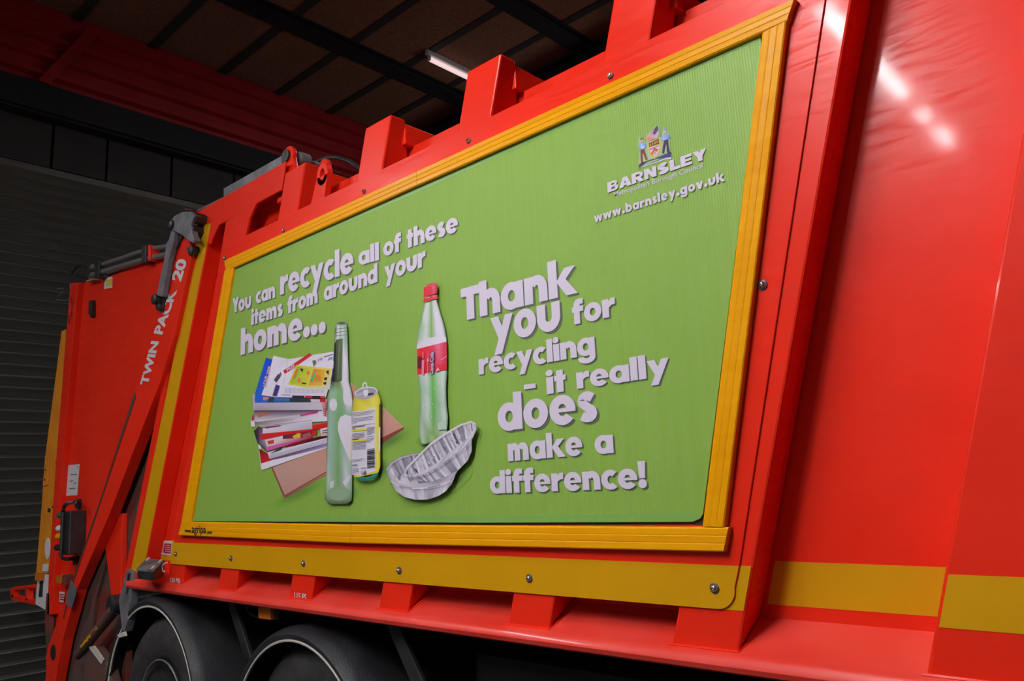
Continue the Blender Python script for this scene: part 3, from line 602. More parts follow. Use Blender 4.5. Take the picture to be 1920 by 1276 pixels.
# drinks can
c7 = lambda x, y: (640 + x / 6.08, 700 + y / 6.08)
a = Art(170); Y1 = (206, 196, 60); Y2 = (214, 206, 90); Y3 = (176, 166, 50); WC = (208, 204, 216)
def r7(yl_, yr_, xl_, xr_, cc): return (c7(xl_, yl_), c7(xr_, yr_), cc)
cols = [0, .2, .5, .75, .92, 1]
a.grid([r7(245, 200, 150, 410, [(170, 160, 90), Y3, (200, 196, 110), (210, 204, 120), Y1, Y3]), r7(330, 290, 132, 444, [Y3, Y1, (200, 186, 60), Y2, Y1, Y3]), r7(420, 380, 126, 446, [Y3, Y1, Y2, Y2, Y1, Y3]), r7(1120, 1060, 118, 444, [Y3, Y1, Y1, Y1, Y2, Y3]), r7(1190, 1130, 150, 420, [Y3, Y1, Y2, Y1, Y1, Y3])], cols)
a.poly([c7(*q) for q in [(150, 1180), (300, 1180), (430, 1120), (410, 1165), (330, 1215), (240, 1228), (180, 1210)]], [(50, 130, 110)] * 3 + [(40, 100, 84)] * 4)
a.poly([c7(*q) for q in [(126, 430), (240, 425), (392, 385), (388, 1110), (300, 1140), (220, 1162), (118, 1150)]], [(200, 196, 208), WC, WC, WC, WC, WC, (196, 192, 204)])
e7 = lambda cx, cy, rx, ry, rot=-.17, n=26: [c7(cx + rx * math.cos(2 * math.pi * i / n) * math.cos(rot) - ry * math.sin(2 * math.pi * i / n) * math.sin(rot), cy + rx * math.cos(2 * math.pi * i / n) * math.sin(rot) + ry * math.sin(2 * math.pi * i / n) * math.cos(rot)) for i in range(n)]
a.poly(e7(280, 220, 136, 66), (150, 144, 156)); a.poly(e7(280, 212, 132, 60), (206, 200, 216)); a.poly(e7(280, 217, 120, 50), (150, 144, 160)); a.poly(e7(330, 235, 46, 16), (60, 58, 76)); a.poly(e7(215, 235, 50, 18), (176, 170, 184))
for q in ([(235, 165), (245, 110), (270, 92), (292, 110), (298, 160), (286, 162), (280, 120), (268, 108), (256, 120), (248, 165)], [(248, 200), (262, 185), (300, 180), (310, 200), (300, 250), (262, 265)]): a.poly([c7(*p) for p in q], (214, 208, 222))
a.poly([c7(*q) for q in [(430, 355), (444, 345), (442, 600), (428, 610)]], (70, 76, 50)); a.poly([c7(*q) for q in [(428, 620), (444, 605), (442, 880), (426, 900)]], (214, 210, 222))
def tl(x0, x1, y, w_=.9, c=(110, 106, 120)): a.line(c7(x0, y), c7(x1, y - (x1 - x0) * .13), w_, c)
for k, (x0, x1) in enumerate([(128, 384), (128, 380), (130, 340), (0, 0), (130, 366), (128, 362), (128, 350), (128, 180)]):
    if x1: tl(x0, x1, 452 + k * 16)
tl(128, 384, 600, .6); tl(126, 270, 612, 1.4, (70, 66, 80)); tl(290, 384, 618); tl(290, 380, 632); tl(290, 376, 648); tl(290, 374, 664); tl(290, 376, 680); tl(290, 350, 694); tl(290, 372, 720); tl(290, 374, 745); tl(290, 360, 762); tl(290, 330, 780)
a.line(c7(126, 645), c7(286, 634), 4.0, Y1); tl(126, 158, 632, 1.6, (60, 56, 60)); a.line(c7(126, 765), c7(286, 758), 4.0, Y1); tl(126, 200, 755, 1.8, (60, 56, 60))
for k in range(4): tl(124, 262, 690 + 16 * k)
for k in range(6): tl(124, 278, 790 + 15 * k, .8)
for k in range(11): a.line(c7(292, 868 + k * 20), c7(378, 856 + k * 20), 1.2 + 1.4 * ((k * 7) % 3) / 2, (50, 46, 60))
tl(122, 250, 985); tl(122, 215, 1000); tl(120, 180, 1045, 1.6, (80, 76, 90)); tl(120, 196, 1085); tl(120, 196, 1105); tl(120, 196, 1125); tl(222, 275, 1078, 1.2)
a.poly(e7(236, 1130, 13, 16), (100, 96, 110)); a.poly(e7(236, 1130, 8, 10), WC); a.poly([c7(*q) for q in [(255, 1120), (275, 1100), (282, 1130), (268, 1155), (256, 1150)]], (90, 86, 100)); 
a.done('printed_drinks_can')
# plastic cola bottle
c4 = lambda x, y: (760 + x / 7.09, 520 + y / 7.09)
a = Art(110); cols = [0, .1, .3, .5, .7, .9, 1]
ed = (110, 140, 110); lt = (196, 204, 202); gg = (126, 168, 84); wt = (210, 206, 220)
def r4(yl_, yr_, xl_, xr_, cc): return (c4(xl_, yl_), c4(xr_, yr_), cc)
a.grid([r4(330, 290, 262, 412, [ed, lt, lt, gg, lt, lt, ed]), r4(500, 470, 222, 466, [ed, lt, lt, gg, wt, wt, ed]), r4(640, 620, 180, 512, [ed, (150, 176, 140), lt, gg, wt, wt, ed]), r4(790, 770, 156, 540, [ed, (160, 184, 156), lt, gg, wt, wt, (130, 156, 130)]), r4(960, 860, 154, 548, [wt] * 7),
        r4(1290, 1210, 156, 552, [wt] * 7)], cols)
a.poly([c4(*q) for q in [(158, 910), (190, 860), (300, 805), (420, 785), (536, 800), (546, 850), (480, 900), (340, 950), (158, 955)]], [(200, 194, 206), (200, 194, 206), (206, 200, 212), (212, 206, 220), (214, 208, 222), (210, 204, 218), (214, 208, 222), (210, 204, 218), (200, 194, 206)])
RC = (206, 36, 48)
a.grid([r4(950, 850, 155, 550, [(196, 60, 40), (210, 30, 36), (206, 40, 60), (206, 50, 76), (214, 110, 140), (206, 60, 90), (200, 40, 60)]), r4(1300, 1220, 158, 552, [(196, 60, 40), (210, 40, 36), (206, 40, 60), (206, 50, 80), (206, 60, 90), (200, 50, 80), (200, 40, 60)])], cols)
c5p = lambda x, y: (720 + x / 4.908, 690 + y / 4.908)
def r5(yl_, yr_, xl_, xr_, cc): return (c5p(xl_, yl_), c5p(xr_, yr_), cc)
a.grid([r5(-8, -40, 304, 578, [(196, 60, 40), RC, (206, 40, 60), (206, 50, 70), (206, 60, 80), RC, RC]), r5(58, 8, 306, 578, [(190, 50, 44), RC, RC, (206, 50, 70), RC, RC, RC])], cols)
a.grid([r5(60, 18, 308, 578, [ed, (170, 190, 180), lt, (96, 170, 70), (176, 200, 176), lt, ed]), r5(200, 180, 326, 570, [ed, (150, 180, 150), (170, 190, 180), (96, 170, 70), (160, 190, 160), (190, 200, 196), ed]), r5(330, 320, 330, 574, [ed, (160, 184, 164), (190, 200, 196), (90, 164, 66), (140, 176, 140), (180, 194, 184), ed]),
        r5(460, 440, 320, 588, [ed, (150, 176, 150), (180, 196, 184), (100, 160, 76), (150, 180, 150), (196, 204, 200), ed]), r5(600, 575, 322, 582, [(120, 150, 110), (170, 186, 170), (130, 160, 116), (120, 160, 90), (150, 176, 140), (180, 196, 180), ed]), r5(690, 640, 336, 560, [(96, 130, 80), (170, 186, 166), (110, 150, 90), (150, 176, 130), (110, 150, 90), (150, 176, 140), ed]), r5(705, 660, 360, 520, [(90, 120, 76)] * 7)], cols)
for k in range(46): 
    x = 350 + random.random() * 190; y = 120 + random.random() * 370; a.line(c5p(x, y), c5p(x + 3, y + 12), .8, random.choice([(200, 206, 204), (110, 150, 100), (150, 180, 150)]))
a.poly([c5p(*q) for q in [(495, 505), (575, 470), (578, 560), (500, 570)]], (170, 194, 180))
a.grid([r4(130, 80, 246, 424, [(190, 30, 44), (214, 40, 56), (214, 50, 70), (206, 50, 70), (214, 110, 130), (206, 50, 70), (180, 30, 50)]), r4(265, 210, 244, 422, [(176, 30, 40), (210, 36, 48), (206, 36, 56), (200, 40, 60), (206, 70, 90), (200, 40, 56), (170, 30, 44)])], cols)
a.grid([r4(270, 222, 250, 424, [(120, 30, 30), (160, 120, 110), (190, 180, 180), (140, 60, 60), (196, 180, 180), (150, 80, 70), (110, 30, 36)]), r4(292, 244, 246, 430, [(176, 30, 40), (214, 40, 40), (214, 50, 50), (214, 40, 60), (214, 60, 80), (214, 60, 70), (150, 30, 40)]), r4(330, 272, 240, 434, [(130, 24, 36), (214, 40, 44), (214, 44, 44), (196, 40, 50), (214, 60, 80), (206, 50, 64), (150, 30, 44)])], cols)
a.poly([c4(*q) for q in [(246, 132), (300, 90), (400, 66), (424, 84), (380, 106), (300, 128)]], (206, 50, 66))
for k in range(5): a.line(c4(265 + 30 * k, 124 - 9 * k), c4(283 + 30 * k, 116 - 9 * k), .7, (226, 170, 176))
a.poly([c4(*q) for q in [(162, 1045), (212, 1050), (212, 1210), (160, 1200)]], (80, 20, 44))
for k in range(6): a.line(c4(164, 1062 + 26 * k), c4(210, 1066 + 26 * k), .8, (120, 40, 60))
a.poly([c4(*q) for q in [(218, 1100), (252, 1094), (248, 1290), (216, 1290)]], (214, 120, 140)); a.line(c4(232, 990), c4(236, 1070), 1.6, (220, 130, 150)); a.line(c4(300, 1000), c4(296, 1290), 1.0, (220, 120, 140)); a.poly([c4(300 + 14 * math.cos(t), 1095 + 30 * math.sin(t)) for t in [k * .6 for k in range(10)]], (220, 130, 150))
a.line(c4(470, 1096), c4(556, 1040), 1.2, (226, 160, 170))
a.poly([c4(*q) for q in [(400, 1250), (430, 1190), (460, 1235)]], (224, 150, 170))
a.done('printed_plastic_bottle')
YL = YA - .0165
ftext('Coca-Cola', c4(378, 1285), c4(382, 985), (-8.2, .8), YL, mat('print_slate', rgb(70, 76, 110), .5), AD, .07)
ftext('Coca-Cola', c4(370, 1282), c4(374, 988), (-6.6, .8), YL - .0004, LETTER, AD, .012)
# foil trays
a = Art(185)
def FO(v): return (v, v - 5, v + 8)
def fan(center_rows, n):
    pass
def tray(rim_out, rim_in, depth_pts, seed):
    pass
def lerp(p, q, t): return (p[0] + (q[0] - p[0]) * t, p[1] + (q[1] - p[1]) * t)
def pleats(up, lo, seed, lo_v=130, hi_v=205, sub=5):
    rnd = random.Random(seed); n_ = (len(up) - 1) * sub; top = []; bot = []
    for i in range(n_ + 1):
        k = min(i // sub, len(up) - 2); t = i / sub - k; top.append(lerp(up[k], up[k + 1], t)); bot.append(lerp(lo[k], lo[k + 1], t))
    a.y -= .00008
    for i in range(n_):
        v = rnd.randint(lo_v, hi_v); v2 = max(70, min(225, v + rnd.randint(-30, 30)))
        a.poly([c5p(*top[i]), c5p(*top[i + 1]), c5p(*bot[i + 1]), c5p(*bot[i])], [FO(v), FO(v), FO(v2), FO(v2)], step=False)
# lower tray outside, rim and inside
lo_rim = [(25, 960), (60, 1040), (140, 1085), (260, 1105), (400, 1100), (520, 1070), (610, 1035), (665, 960)]
lo_base = [(70, 1060), (110, 1130), (190, 1185), (290, 1210), (400, 1208), (500, 1175), (570, 1130), (625, 1060)]
pleats(lo_rim, lo_base, 3, 165, 200, 4)
a.poly([c5p(*q) for q in [(25, 960), (22, 930), (60, 870), (140, 820), (260, 785), (340, 778), (560, 800), (690, 900), (665, 965), (610, 1030), (520, 1070), (400, 1100), (260, 1105), (140, 1085), (60, 1040)]], FO(178))
pleats([(45, 945), (70, 885), (140, 838), (260, 800), (340, 790), (420, 800)], [(120, 1050), (130, 1010), (190, 960), (280, 930), (330, 900), (400, 910)], 5, 110, 205, 6)
a.poly([c5p(*q) for q in [(120, 1050), (160, 1010), (260, 1000), (420, 1000), (610, 960), (640, 965), (590, 1020), (500, 1060), (380, 1085), (240, 1085)]], [FO(206), FO(200), FO(170), FO(120), FO(150), FO(170), FO(176), FO(150), FO(180), FO(190)])
a.poly([c5p(*q) for q in [(300, 1010), (400, 990), (520, 930), (520, 1000), (420, 1050), (320, 1060)]], [FO(110), FO(100), FO(130), FO(150), FO(120), FO(110)])
# upper tray
pleats([(250, 1000), (380, 960), (480, 910), (600, 820), (740, 730), (810, 640), (845, 560)], [(330, 1040), (440, 1040), (560, 1000), (680, 940), (770, 850), (808, 760), (806, 660)], 9, 135, 195, 6)
a.poly([c5p(*q) for q in [(190, 970), (205, 915), (330, 790), (430, 690), (560, 600), (700, 520), (800, 488), (845, 510), (850, 560), (815, 640), (740, 730), (600, 830), (480, 915), (380, 970), (270, 1005), (210, 995)]], FO(196))
pleats([(205, 950), (300, 835), (400, 735), (520, 650), (640, 570), (740, 515), (820, 505)], [(250, 980), (330, 960), (470, 880), (590, 780), (700, 700), (760, 650), (825, 560)], 12, 120, 215, 7)
pleats([(470, 880), (590, 780), (700, 700), (800, 620)], [(400, 945), (500, 890), (620, 800), (745, 710)], 14, 150, 210, 5)
a.poly([c5p(*q) for q in [(630, 600), (650, 590), (690, 690), (665, 695)]], FO(80)); a.poly([c5p(*q) for q in [(278, 930), (300, 925), (315, 965), (290, 970)]], FO(70)); a.poly([c5p(*q) for q in [(200, 960), (225, 930), (215, 985)]], FO(90))
rr = random.Random(4)
for k in range(50):
    x = 210 + rr.random() * 560; yy = 960 - (x - 210) * .78 + rr.random() * 110 - 30; a.line(c5p(x, yy), c5p(x + 8 + rr.random() * 14, yy + 10 + rr.random() * 22), .8, FO(rr.choice([100, 120, 214, 210])))
for k in range(26):
    x = 60 + rr.random() * 240; yy = 880 + rr.random() * 120; a.line(c5p(x, yy), c5p(x + 12, yy + 30), .8, FO(rr.choice([96, 120, 214])))
rims = [(25, 960), (60, 1040), (140, 1085), (260, 1105), (400, 1100), (520, 1070), (610, 1035), (665, 960)]
for i in range(7): a.line(c5p(*rims[i]), c5p(*rims[i + 1]), 1.3, FO(222 if i % 2 else 130))
rims = [(205, 915), (330, 790), (430, 690), (560, 600), (700, 520), (800, 488), (845, 510), (850, 560), (815, 640), (740, 730), (600, 830), (480, 915), (380, 970), (270, 1005), (210, 995)]
for i in range(14): a.line(c5p(*rims[i]), c5p(*rims[i + 1]), 1.4, FO(216 if i < 6 else 150))
rims = [(25, 960), (22, 925), (60, 868), (140, 818), (260, 785), (330, 778)]
for i in range(5): a.line(c5p(*rims[i]), c5p(*rims[i + 1]), 1.3, FO(120))
a.done('printed_foil_trays')
# council crest
c6 = lambda x, y: (1170 + x / 12.76, 225 + y / 12.76)
a = Art(4)
def cp(pts, c): a.poly([c6(*q) for q in pts], c)
cp([(350, 1160), (345, 1050), (380, 700), (330, 640), (350, 420), (410, 410), (540, 560), (520, 380), (620, 270), (780, 110), (850, 180), (860, 420), (900, 400), (940, 190), (1000, 190), (1110, 400), (1100, 760), (1150, 820), (1130, 900), (940, 900), (500, 1090)], (160, 176, 140))
cp([(380, 1140), (1130, 860), (1130, 930), (960, 950), (480, 1120)], (206, 200, 222)); cp([(350, 1070), (400, 1030), (700, 920), (1120, 760), (1140, 800), (1120, 885), (780, 930), (560, 1000), (400, 1120), (355, 1150)], [(40, 50, 100), (50, 70, 60), (50, 110, 70), (50, 40, 90), (60, 50, 120), (50, 40, 100), (60, 60, 100), (50, 60, 60), (60, 60, 90), (40, 60, 120)])
cp([(575, 550), (840, 430), (885, 560), (860, 740), (800, 850), (735, 925), (640, 850), (590, 700)], (206, 180, 60)); cp([(590, 555), (830, 440), (845, 570), (600, 650)], (90, 60, 30))
for k in range(4): cp([(610 + 55 * k, 575 - 25 * k), (640 + 55 * k, 560 - 25 * k), (650 + 55 * k, 610 - 25 * k), (620 + 55 * k, 625 - 25 * k)], (200, 150, 30))
cp([(605, 660), (848, 590), (845, 720), (790, 830), (735, 880), (660, 800)], (206, 196, 206)); cp([(640, 800), (720, 660), (830, 700), (790, 760), (730, 740), (680, 850)], (206, 80, 40)); cp([(610, 690), (840, 600), (838, 625), (615, 715)], (110, 110, 170)); cp([(700, 780), (740, 750), (780, 790), (740, 840)], (150, 150, 200))
cp([(540, 400), (600, 380), (670, 420), (640, 490), (560, 500)], (214, 130, 130)); cp([(600, 330), (690, 210), (840, 300), (800, 420), (680, 470), (620, 400)], [(200, 170, 170), (160, 130, 150), (200, 180, 190), (190, 170, 190), (150, 120, 130), (210, 150, 150)])
cp([(690, 330), (730, 200), (790, 130), (825, 200), (780, 300), (730, 350)], (70, 56, 96))
cp([(385, 460), (400, 425), (440, 425), (445, 460), (420, 500)], (120, 66, 50)); cp([(410, 470), (450, 460), (450, 520), (410, 540)], (214, 160, 150)); cp([(350, 600), (400, 550), (500, 540), (530, 600), (510, 660), (460, 690), (400, 700), (350, 660)], [(80, 150, 200), (130, 180, 220), (110, 170, 220), (80, 150, 210), (110, 160, 200), (190, 200, 220), (80, 150, 200), (90, 150, 190)])
cp([(390, 710), (480, 680), (560, 930), (520, 960), (450, 780), (430, 800), (450, 1010), (410, 1050), (395, 900)], (124, 66, 56))
cp([(945, 230), (960, 195), (1000, 200), (1005, 240)], (110, 150, 200)); cp([(945, 250), (1000, 240), (1005, 310), (960, 320)], (206, 170, 170)); cp([(890, 480), (930, 360), (1030, 320), (1110, 400), (1070, 440), (960, 490)], [(90, 150, 200), (150, 180, 220), (130, 160, 210), (90, 120, 190), (110, 130, 200), (150, 180, 220)])
cp([(960, 480), (1050, 460), (1080, 770), (1030, 780), (1010, 560), (980, 600), (950, 790), (910, 790), (925, 650)], (56, 50, 76))
a.done('printed_crest')

# agripa name on the frame, pressures on the tabs
YB_ = -.0312
ftext('www.', (346, 997), (358.5, 997.8), (0, -7), YB_, INK, AD, .03); ftext('agripa', (359.5, 998), (386, 999.2), (0, -15), YB_, INK, AD, .013); ftext('.com', (387.5, 999.5), (397, 1000), (0, -6), YB_, INK, AD, .03)
ftext('120 PSI', (319.5, 1090.5), (337, 1093), (0, -8.5), -.0025, WHITE, None, .02)
ftext('115 PS', (552, 1121.5), (574.5, 1125.5), (0, -12), -.0025, WHITE, None, .018)

# ---------------------------------------------------------------- rear end of the body: header plate, post, openings
b = MB()   # header plate pieces around the two openings
x4 = -3.30
def pl(pts): b.prism(pts, -.0004, .012)
pl([(-4.27, 3.277), (-4.30, 3.10), (-4.20, 3.05), (-4.04, 3.04), (-4.02, 3.065), (-3.95, 3.125), (-3.82, 3.125), (-3.60, 3.13), (-3.52, 3.135), (x4, 3.135), (-3.26, 3.277)])
part(b, 'header_plate', RED, bevel=.003, seg=1)
b = MB(); b.prism([(-3.82, 3.13), (-3.875, 2.96), (-3.66, 2.96), (-3.61, 3.07), (-3.54, 3.135)], 0, .012); part(b, 'header_plate', RED)
b = MB(); b.prism([(-3.66, 2.98), (-3.68, 2.93), (-3.30, 2.93), (-3.32, 2.98)], .0, .012); part(b, 'header_plate', RED)
# ribs seen in the header area
rib4 = MB(); zt = 3.275
def slant(x0, x1, z0, z1, y0, y1, m, name, sl=SL, **k):
    q = MB(); q.hexa([(x0, y0, z0), (x1, y0, z0), (x1 + sl * (z1 - z0), y0, z1), (x0 + sl * (z1 - z0), y0, z1)], [(x0, y1, z0), (x1, y1, z0), (x1 + sl * (z1 - z0), y1, z1), (x0 + sl * (z1 - z0), y1, z1)]); return part(q, name, m, **k)
slant(-4.445, -4.267, 1.19, 3.13, .001, YS, RED, 'body_rib', bevel=.006)
# rear post with its yellow stripe
rp = MB()
L0, L1, R1, R0 = (-4.96, 1.20), (-4.175, 3.20), (-4.022, 3.17), (-4.772, 1.20)
rp.hexa([(L0[0], 0, L0[1]), (R0[0], 0, R0[1]), (R1[0], 0, R1[1]), (L1[0], 0, L1[1])], [(L0[0], YR, L0[1]), (R0[0] - .012, YR, R0[1]), (R1[0] - .012, YR, R1[1]), (L1[0], YR, L1[1])])
part(rp, 'rear_post', RED, bevel=.005)
st = MB(); st.prism([P(246, 1068), P(268, 1075), P(396, 418), P(376, 424)], -.0012, -.0002); part(st, 'yellow_stripe', YELLOW)
b = MB(); b.box(-4.3, -3.3, .10, YS, 3.06, 3.26); part(b, 'upper_rail', RED)
# recessed warning sign
s1 = MB(); s1.prism([P(300, 1013, YR), P(324, 1014, YR), P(321, 1041, YR), P(298, 1038, YR)], YR - .004, YR); sg = part(s1, 'warning_sign', WHITE)
s1 = MB(); s1.prism([P(309.5, 1018, YR), P(323, 1018.5, YR), P(321, 1037.5, YR), P(308.5, 1036, YR)], YR - .005, YR - .004); part(s1, 'sign_panel', mat('sign_red', rgb(170, 20, 50), .5), sg)
for k_ in range(4):
    s1 = MB(); s1.prism([P(311, 1021 + 4 * k_, YR), P(321, 1021.4 + 4 * k_, YR), P(321, 1022.4 + 4 * k_, YR), P(311, 1022 + 4 * k_, YR)], YR - .0056, YR - .005); part(s1, 'sign_line', WHITE, sg)
s1 = MB(); c = P3(304.5, 1027, YR - .0045); s1.add([tuple(c + Vector((.022 * math.cos(t), 0, .026 * math.sin(t)))) for t in [k * math.pi / 12 for k in range(24)]] + [tuple(c + Vector((.015 * math.cos(t), 0, .019 * math.sin(t)))) for t in [k * math.pi / 12 for k in range(24)]], [(k, (k + 1) % 24, (k + 1) % 24 + 24, k + 24) for k in range(24)])
s1.add([tuple(c + Vector((-.015, 0, .012))), tuple(c + Vector((-.010, 0, .017))), tuple(c + Vector((.015, 0, -.012))), tuple(c + Vector((.010, 0, -.017)))], [(0, 1, 2, 3)]); part(s1, 'sign_symbol', mat('sign_red_ring', rgb(180, 40, 80), .5), sg)

# ---------------------------------------------------------------- top gear: lugs, cylinder, guard, eye, hose
def lug(cx, cz, r, y0, y1, zb, wb, hole, name='pin_lug', m=RED):
    pts = [(cx - wb, zb)] + [(cx + wb, zb)] + arc(cx, cz, r, -20, 200, 16); q = MB(); q.prism(pts, y0, y1); return part(q, name, m, bevel=.006)
c = P3(533, 287, .0); c.x -= .05
lug(c.x + .03, 3.325, .052, .03, .055, 3.10, .10, 0)
q = MB(); q.lathe((c.x - .005 + .03, .03, 3.325), (0, -1, 0), [(.033, -.02), (.033, .012), (.022, .014), (.012, .012)], 18); part(q, 'pin', BLACK, smooth=True)
q = MB(); q.lathe((c.x + .03, .06, 3.325), (0, 1, 0), [(.016, 0), (.016, .22)], 14); part(q, 'pin', TUBEM, smooth=True)
q = MB(); q.lathe((c.x + .03, .10, 3.325), (0, 1, 0), [(.03, -.02), (.038, -.012), (.040, .0), (.040, .045), (.032, .055)], 20); part(q, 'rod_eye', DARKGREY, smooth=True)
lug(c.x + .03, 3.325, .046, .24, .265, 3.10, .08, 0)
q = MB(); q.tube([(c.x + .02, .15, 3.325), (-4.05, .15, 3.295), (-4.35, .15, 3.28)], [.022, .022, .012], 12); part(q, 'hydraulic_cylinder', TUBEM, smooth=True)
gd = MB(); g0 = [P3(419, 353, .03), P3(419, 370, .03), P3(527, 314, .03), P3(529, 291, .03)]
gd.prism([(v.x, v.z) for v in g0], .03, .036); gd.prism([(g0[0].x, g0[0].z), (g0[3].x, g0[3].z), (g0[3].x, g0[3].z - .006), (g0[0].x, g0[0].z - .006)], .03, .11); part(gd, 'cylinder_guard', STEEL, bevel=.003)
rd = MB(); rd.tube([P3(366, 398, .03), P3(420, 371, .03)], .008, 8); part(rd, 'grab_rail', TUBEM, smooth=True)
# stub with flanges next to the lug (fourth rib top) gets its lifting eye
ey = MB(); e0 = P3(609, 328, .06); nE = 20
o_ = [(e0.x + .045 * math.cos(t), e0.z + .055 * math.sin(t)) for t in [2 * math.pi * k / nE for k in range(nE)]]; i_ = [(e0.x + .02 * math.cos(t), e0.z + .03 * math.sin(t)) for t in [2 * math.pi * k / nE for k in range(nE)]]
for k in range(nE):
    j = (k + 1) % nE; ey.hexa([(o_[k][0], .045, o_[k][1]), (o_[j][0], .045, o_[j][1]), (i_[j][0], .045, i_[j][1]), (i_[k][0], .045, i_[k][1])], [(o_[k][0], .075, o_[k][1]), (o_[j][0], .075, o_[j][1]), (i_[j][0], .075, i_[j][1]), (i_[k][0], .075, i_[k][1])])
ey.hexa([(e0.x - .15, .045, e0.z - .24), (e0.x - .01, .045, e0.z - .24), (e0.x + .045, .045, e0.z - .01), (e0.x - .045, .045, e0.z - .01)][:4], [(e0.x - .15, .075, e0.z - .24), (e0.x - .01, .075, e0.z - .24), (e0.x + .045, .075, e0.z - .01), (e0.x - .045, .075, e0.z - .01)])
part(ey, 'lifting_eye', RED, smooth=True)
hs = MB(); hs.tube([P3(585, 312, .30), P3(598, 301, .30), P3(615, 295, .30), P3(635, 295, .30), P3(655, 302, .30), P3(680, 320, .30)], .012, 8); part(hs, 'hydraulic_hose', BLACK, smooth=True)

# ---------------------------------------------------------------- tailgate
TG = .045
b = MB(); b.pprism([(154, 531), (208, 517), (300, 480), (350, 452), (352, 480), (292, 700), (262, 800), (225, 900), (150, 1120), (113, 1120), (112, 1060), (128, 860), (144, 700)], TG, TG + .03); part(b, 'tailgate_side', RED)
b = MB(); b.prism([P(132, 530, 0), P(145.5, 529, 0), P(131, 700, 0), P(117, 860, 0), P(104, 1040, 0), P(96, 1152, 0), P(88, 1152, 0), P(92, 1060, 0), P(105, 860, 0), P(118, 700, 0)], 0, TG + .03); part(b, 'tailgate_post', RED, bevel=.004)
b = MB(); b.prism([P(133, 529, 0), P(345, 455, 0), P(347, 462, 0), P(133, 536, 0)], TG + .03, .6); part(b, 'tailgate_top', REDDIRT)
ob = MB(); ob.pprism([(123, 617), (115.5, 621), (100, 740), (84, 860), (78, 950), (68, 1072), (89, 1074), (94, 1050), (106, 860), (118, 700)], .02, .05); OB = part(ob, 'rear_board', ORANGE); OB['label'] = 'orange board at the rear corner of the tailgate'
hb = MB(); hb.pprism([(84.5, 856), (91.5, 854), (88, 909), (80, 911)], .01, .02); part(hb, 'hinge', ORANGE, OB, bevel=.002)
for (x, y_) in ((105.5, 866), (86, 880), (84.5, 899), (99, 950)):
    q = MB(); q.lathe(P3(x, y_, .01), (0, -1, 0), [(.008, -.012), (.008, .004), (.004, .006)], 8); part(q, 'screw', BLACK, OB)
q = MB(); q.pprism([(96, 951), (97.5, 951), (95, 996), (93.5, 996)], .018, .02); part(q, 'yellow_tape', YELLOW, OB)
q = MB(); q.pprism([(89.5, 952), (94.5, 952), (94, 960), (89, 960)], .017, .02); part(q, 'latch_plate', BLACK, OB)
q = MB(); q.prism([(lambda v: (v.x, v.z))(P3(89 + 4.5 * math.cos(t), 1028 + 20 * math.sin(t), .016)) for t in [k * math.pi / 10 for k in range(20)]], .014, .02); part(q, 'oval_badge', WHITE, OB)
q = MB(); q.pprism([(80, 1057), (90, 1056), (89, 1071), (79, 1070)], .016, .02); part(q, 'sticker', WHITE, OB)
b = MB(); b.pprism([(71, 1074), (90, 1074), (84, 1142), (66.5, 1132)], .03, .06); WP = part(b, 'light_board', WHITE); WP['label'] = 'pale grey lower board behind the rear lamps'
b = MB(); b.pprism([(75, 1090), (80, 1080), (78, 1118), (72, 1118)], .024, .03); part(b, 'slot', BLACK, WP)
q = MB(); q.pprism([(65.5, 1073), (76, 1073), (74.5, 1089), (64.5, 1088)], .0, .03); part(q, 'side_lamp', AMBER, bevel=.004)
# red open bracket sticking out at the back
br = MB(); o4 = [(20, 1104), (27, 1099), (70, 1094), (67, 1132), (24, 1124), (19, 1119)]
i1 = [(25, 1107), (46, 1104), (47, 1122), (24, 1118)]; i2 = [(53, 1103), (67, 1101), (66, 1127), (52, 1123)]
for seg in ([(19, 1104), (27, 1099), (71, 1094), (71, 1101), (27, 1106), (25, 1120), (19, 1119)], [(19, 1119), (22, 1114), (68, 1126), (67, 1134), (24, 1125)], [(47, 1101), (52, 1100), (52, 1126), (47, 1124)], [(66, 1099), (71, 1098), (70, 1130), (66, 1130)]): br.pprism(seg, .08, .12)
part(br, 'rear_step', RED, bevel=.003)
# stickers and small bracket high on the tailgate side
q = MB(); q.pprism([(197, 521), (210.5, 518.5), (210, 539), (194.5, 541.5)], TG - .002, TG); k_ = part(q, 'sticker', WHITE)
q = MB(); q.pprism([(200, 525), (209.5, 523), (209, 534), (199, 536)], TG - .003, TG - .002); part(q, 'sticker_patch', mat('sticker_yellow', rgb(210, 190, 30), .5), k_)
q = MB(); q.pprism([(166.5, 564), (171.5, 562), (171.5, 591), (170, 595), (166, 588)], TG - .03, TG); k_ = part(q, 'vent_block', BLACK)
for z in range(5):
    q = MB(); q.pprism([(167.5, 566 + 4.2 * z), (172, 564.5 + 4.2 * z), (172, 566.5 + 4.2 * z), (167.5, 568 + 4.2 * z)], TG - .033, TG - .03); part(q, 'louvre', CHROME, k_)
q = MB(); q.pprism([(127.5, 871.5), (148.5, 869.5), (144, 928), (123.5, 929)], TG - .003, TG); k_ = part(q, 'paper_notice', WHITE)
for (x0, y0, x1) in ((132, 889, 144), (131, 901, 137), (130, 915, 141), (138, 905, 143), (144, 874, 147)): 
    q = MB(); q.pprism([(x0, y0), (x1, y0 - 1), (x1, y0 + .6), (x0, y0 + 1.6)], TG - .004, TG - .003); part(q, 'notice_line', DARKGREY, k_)
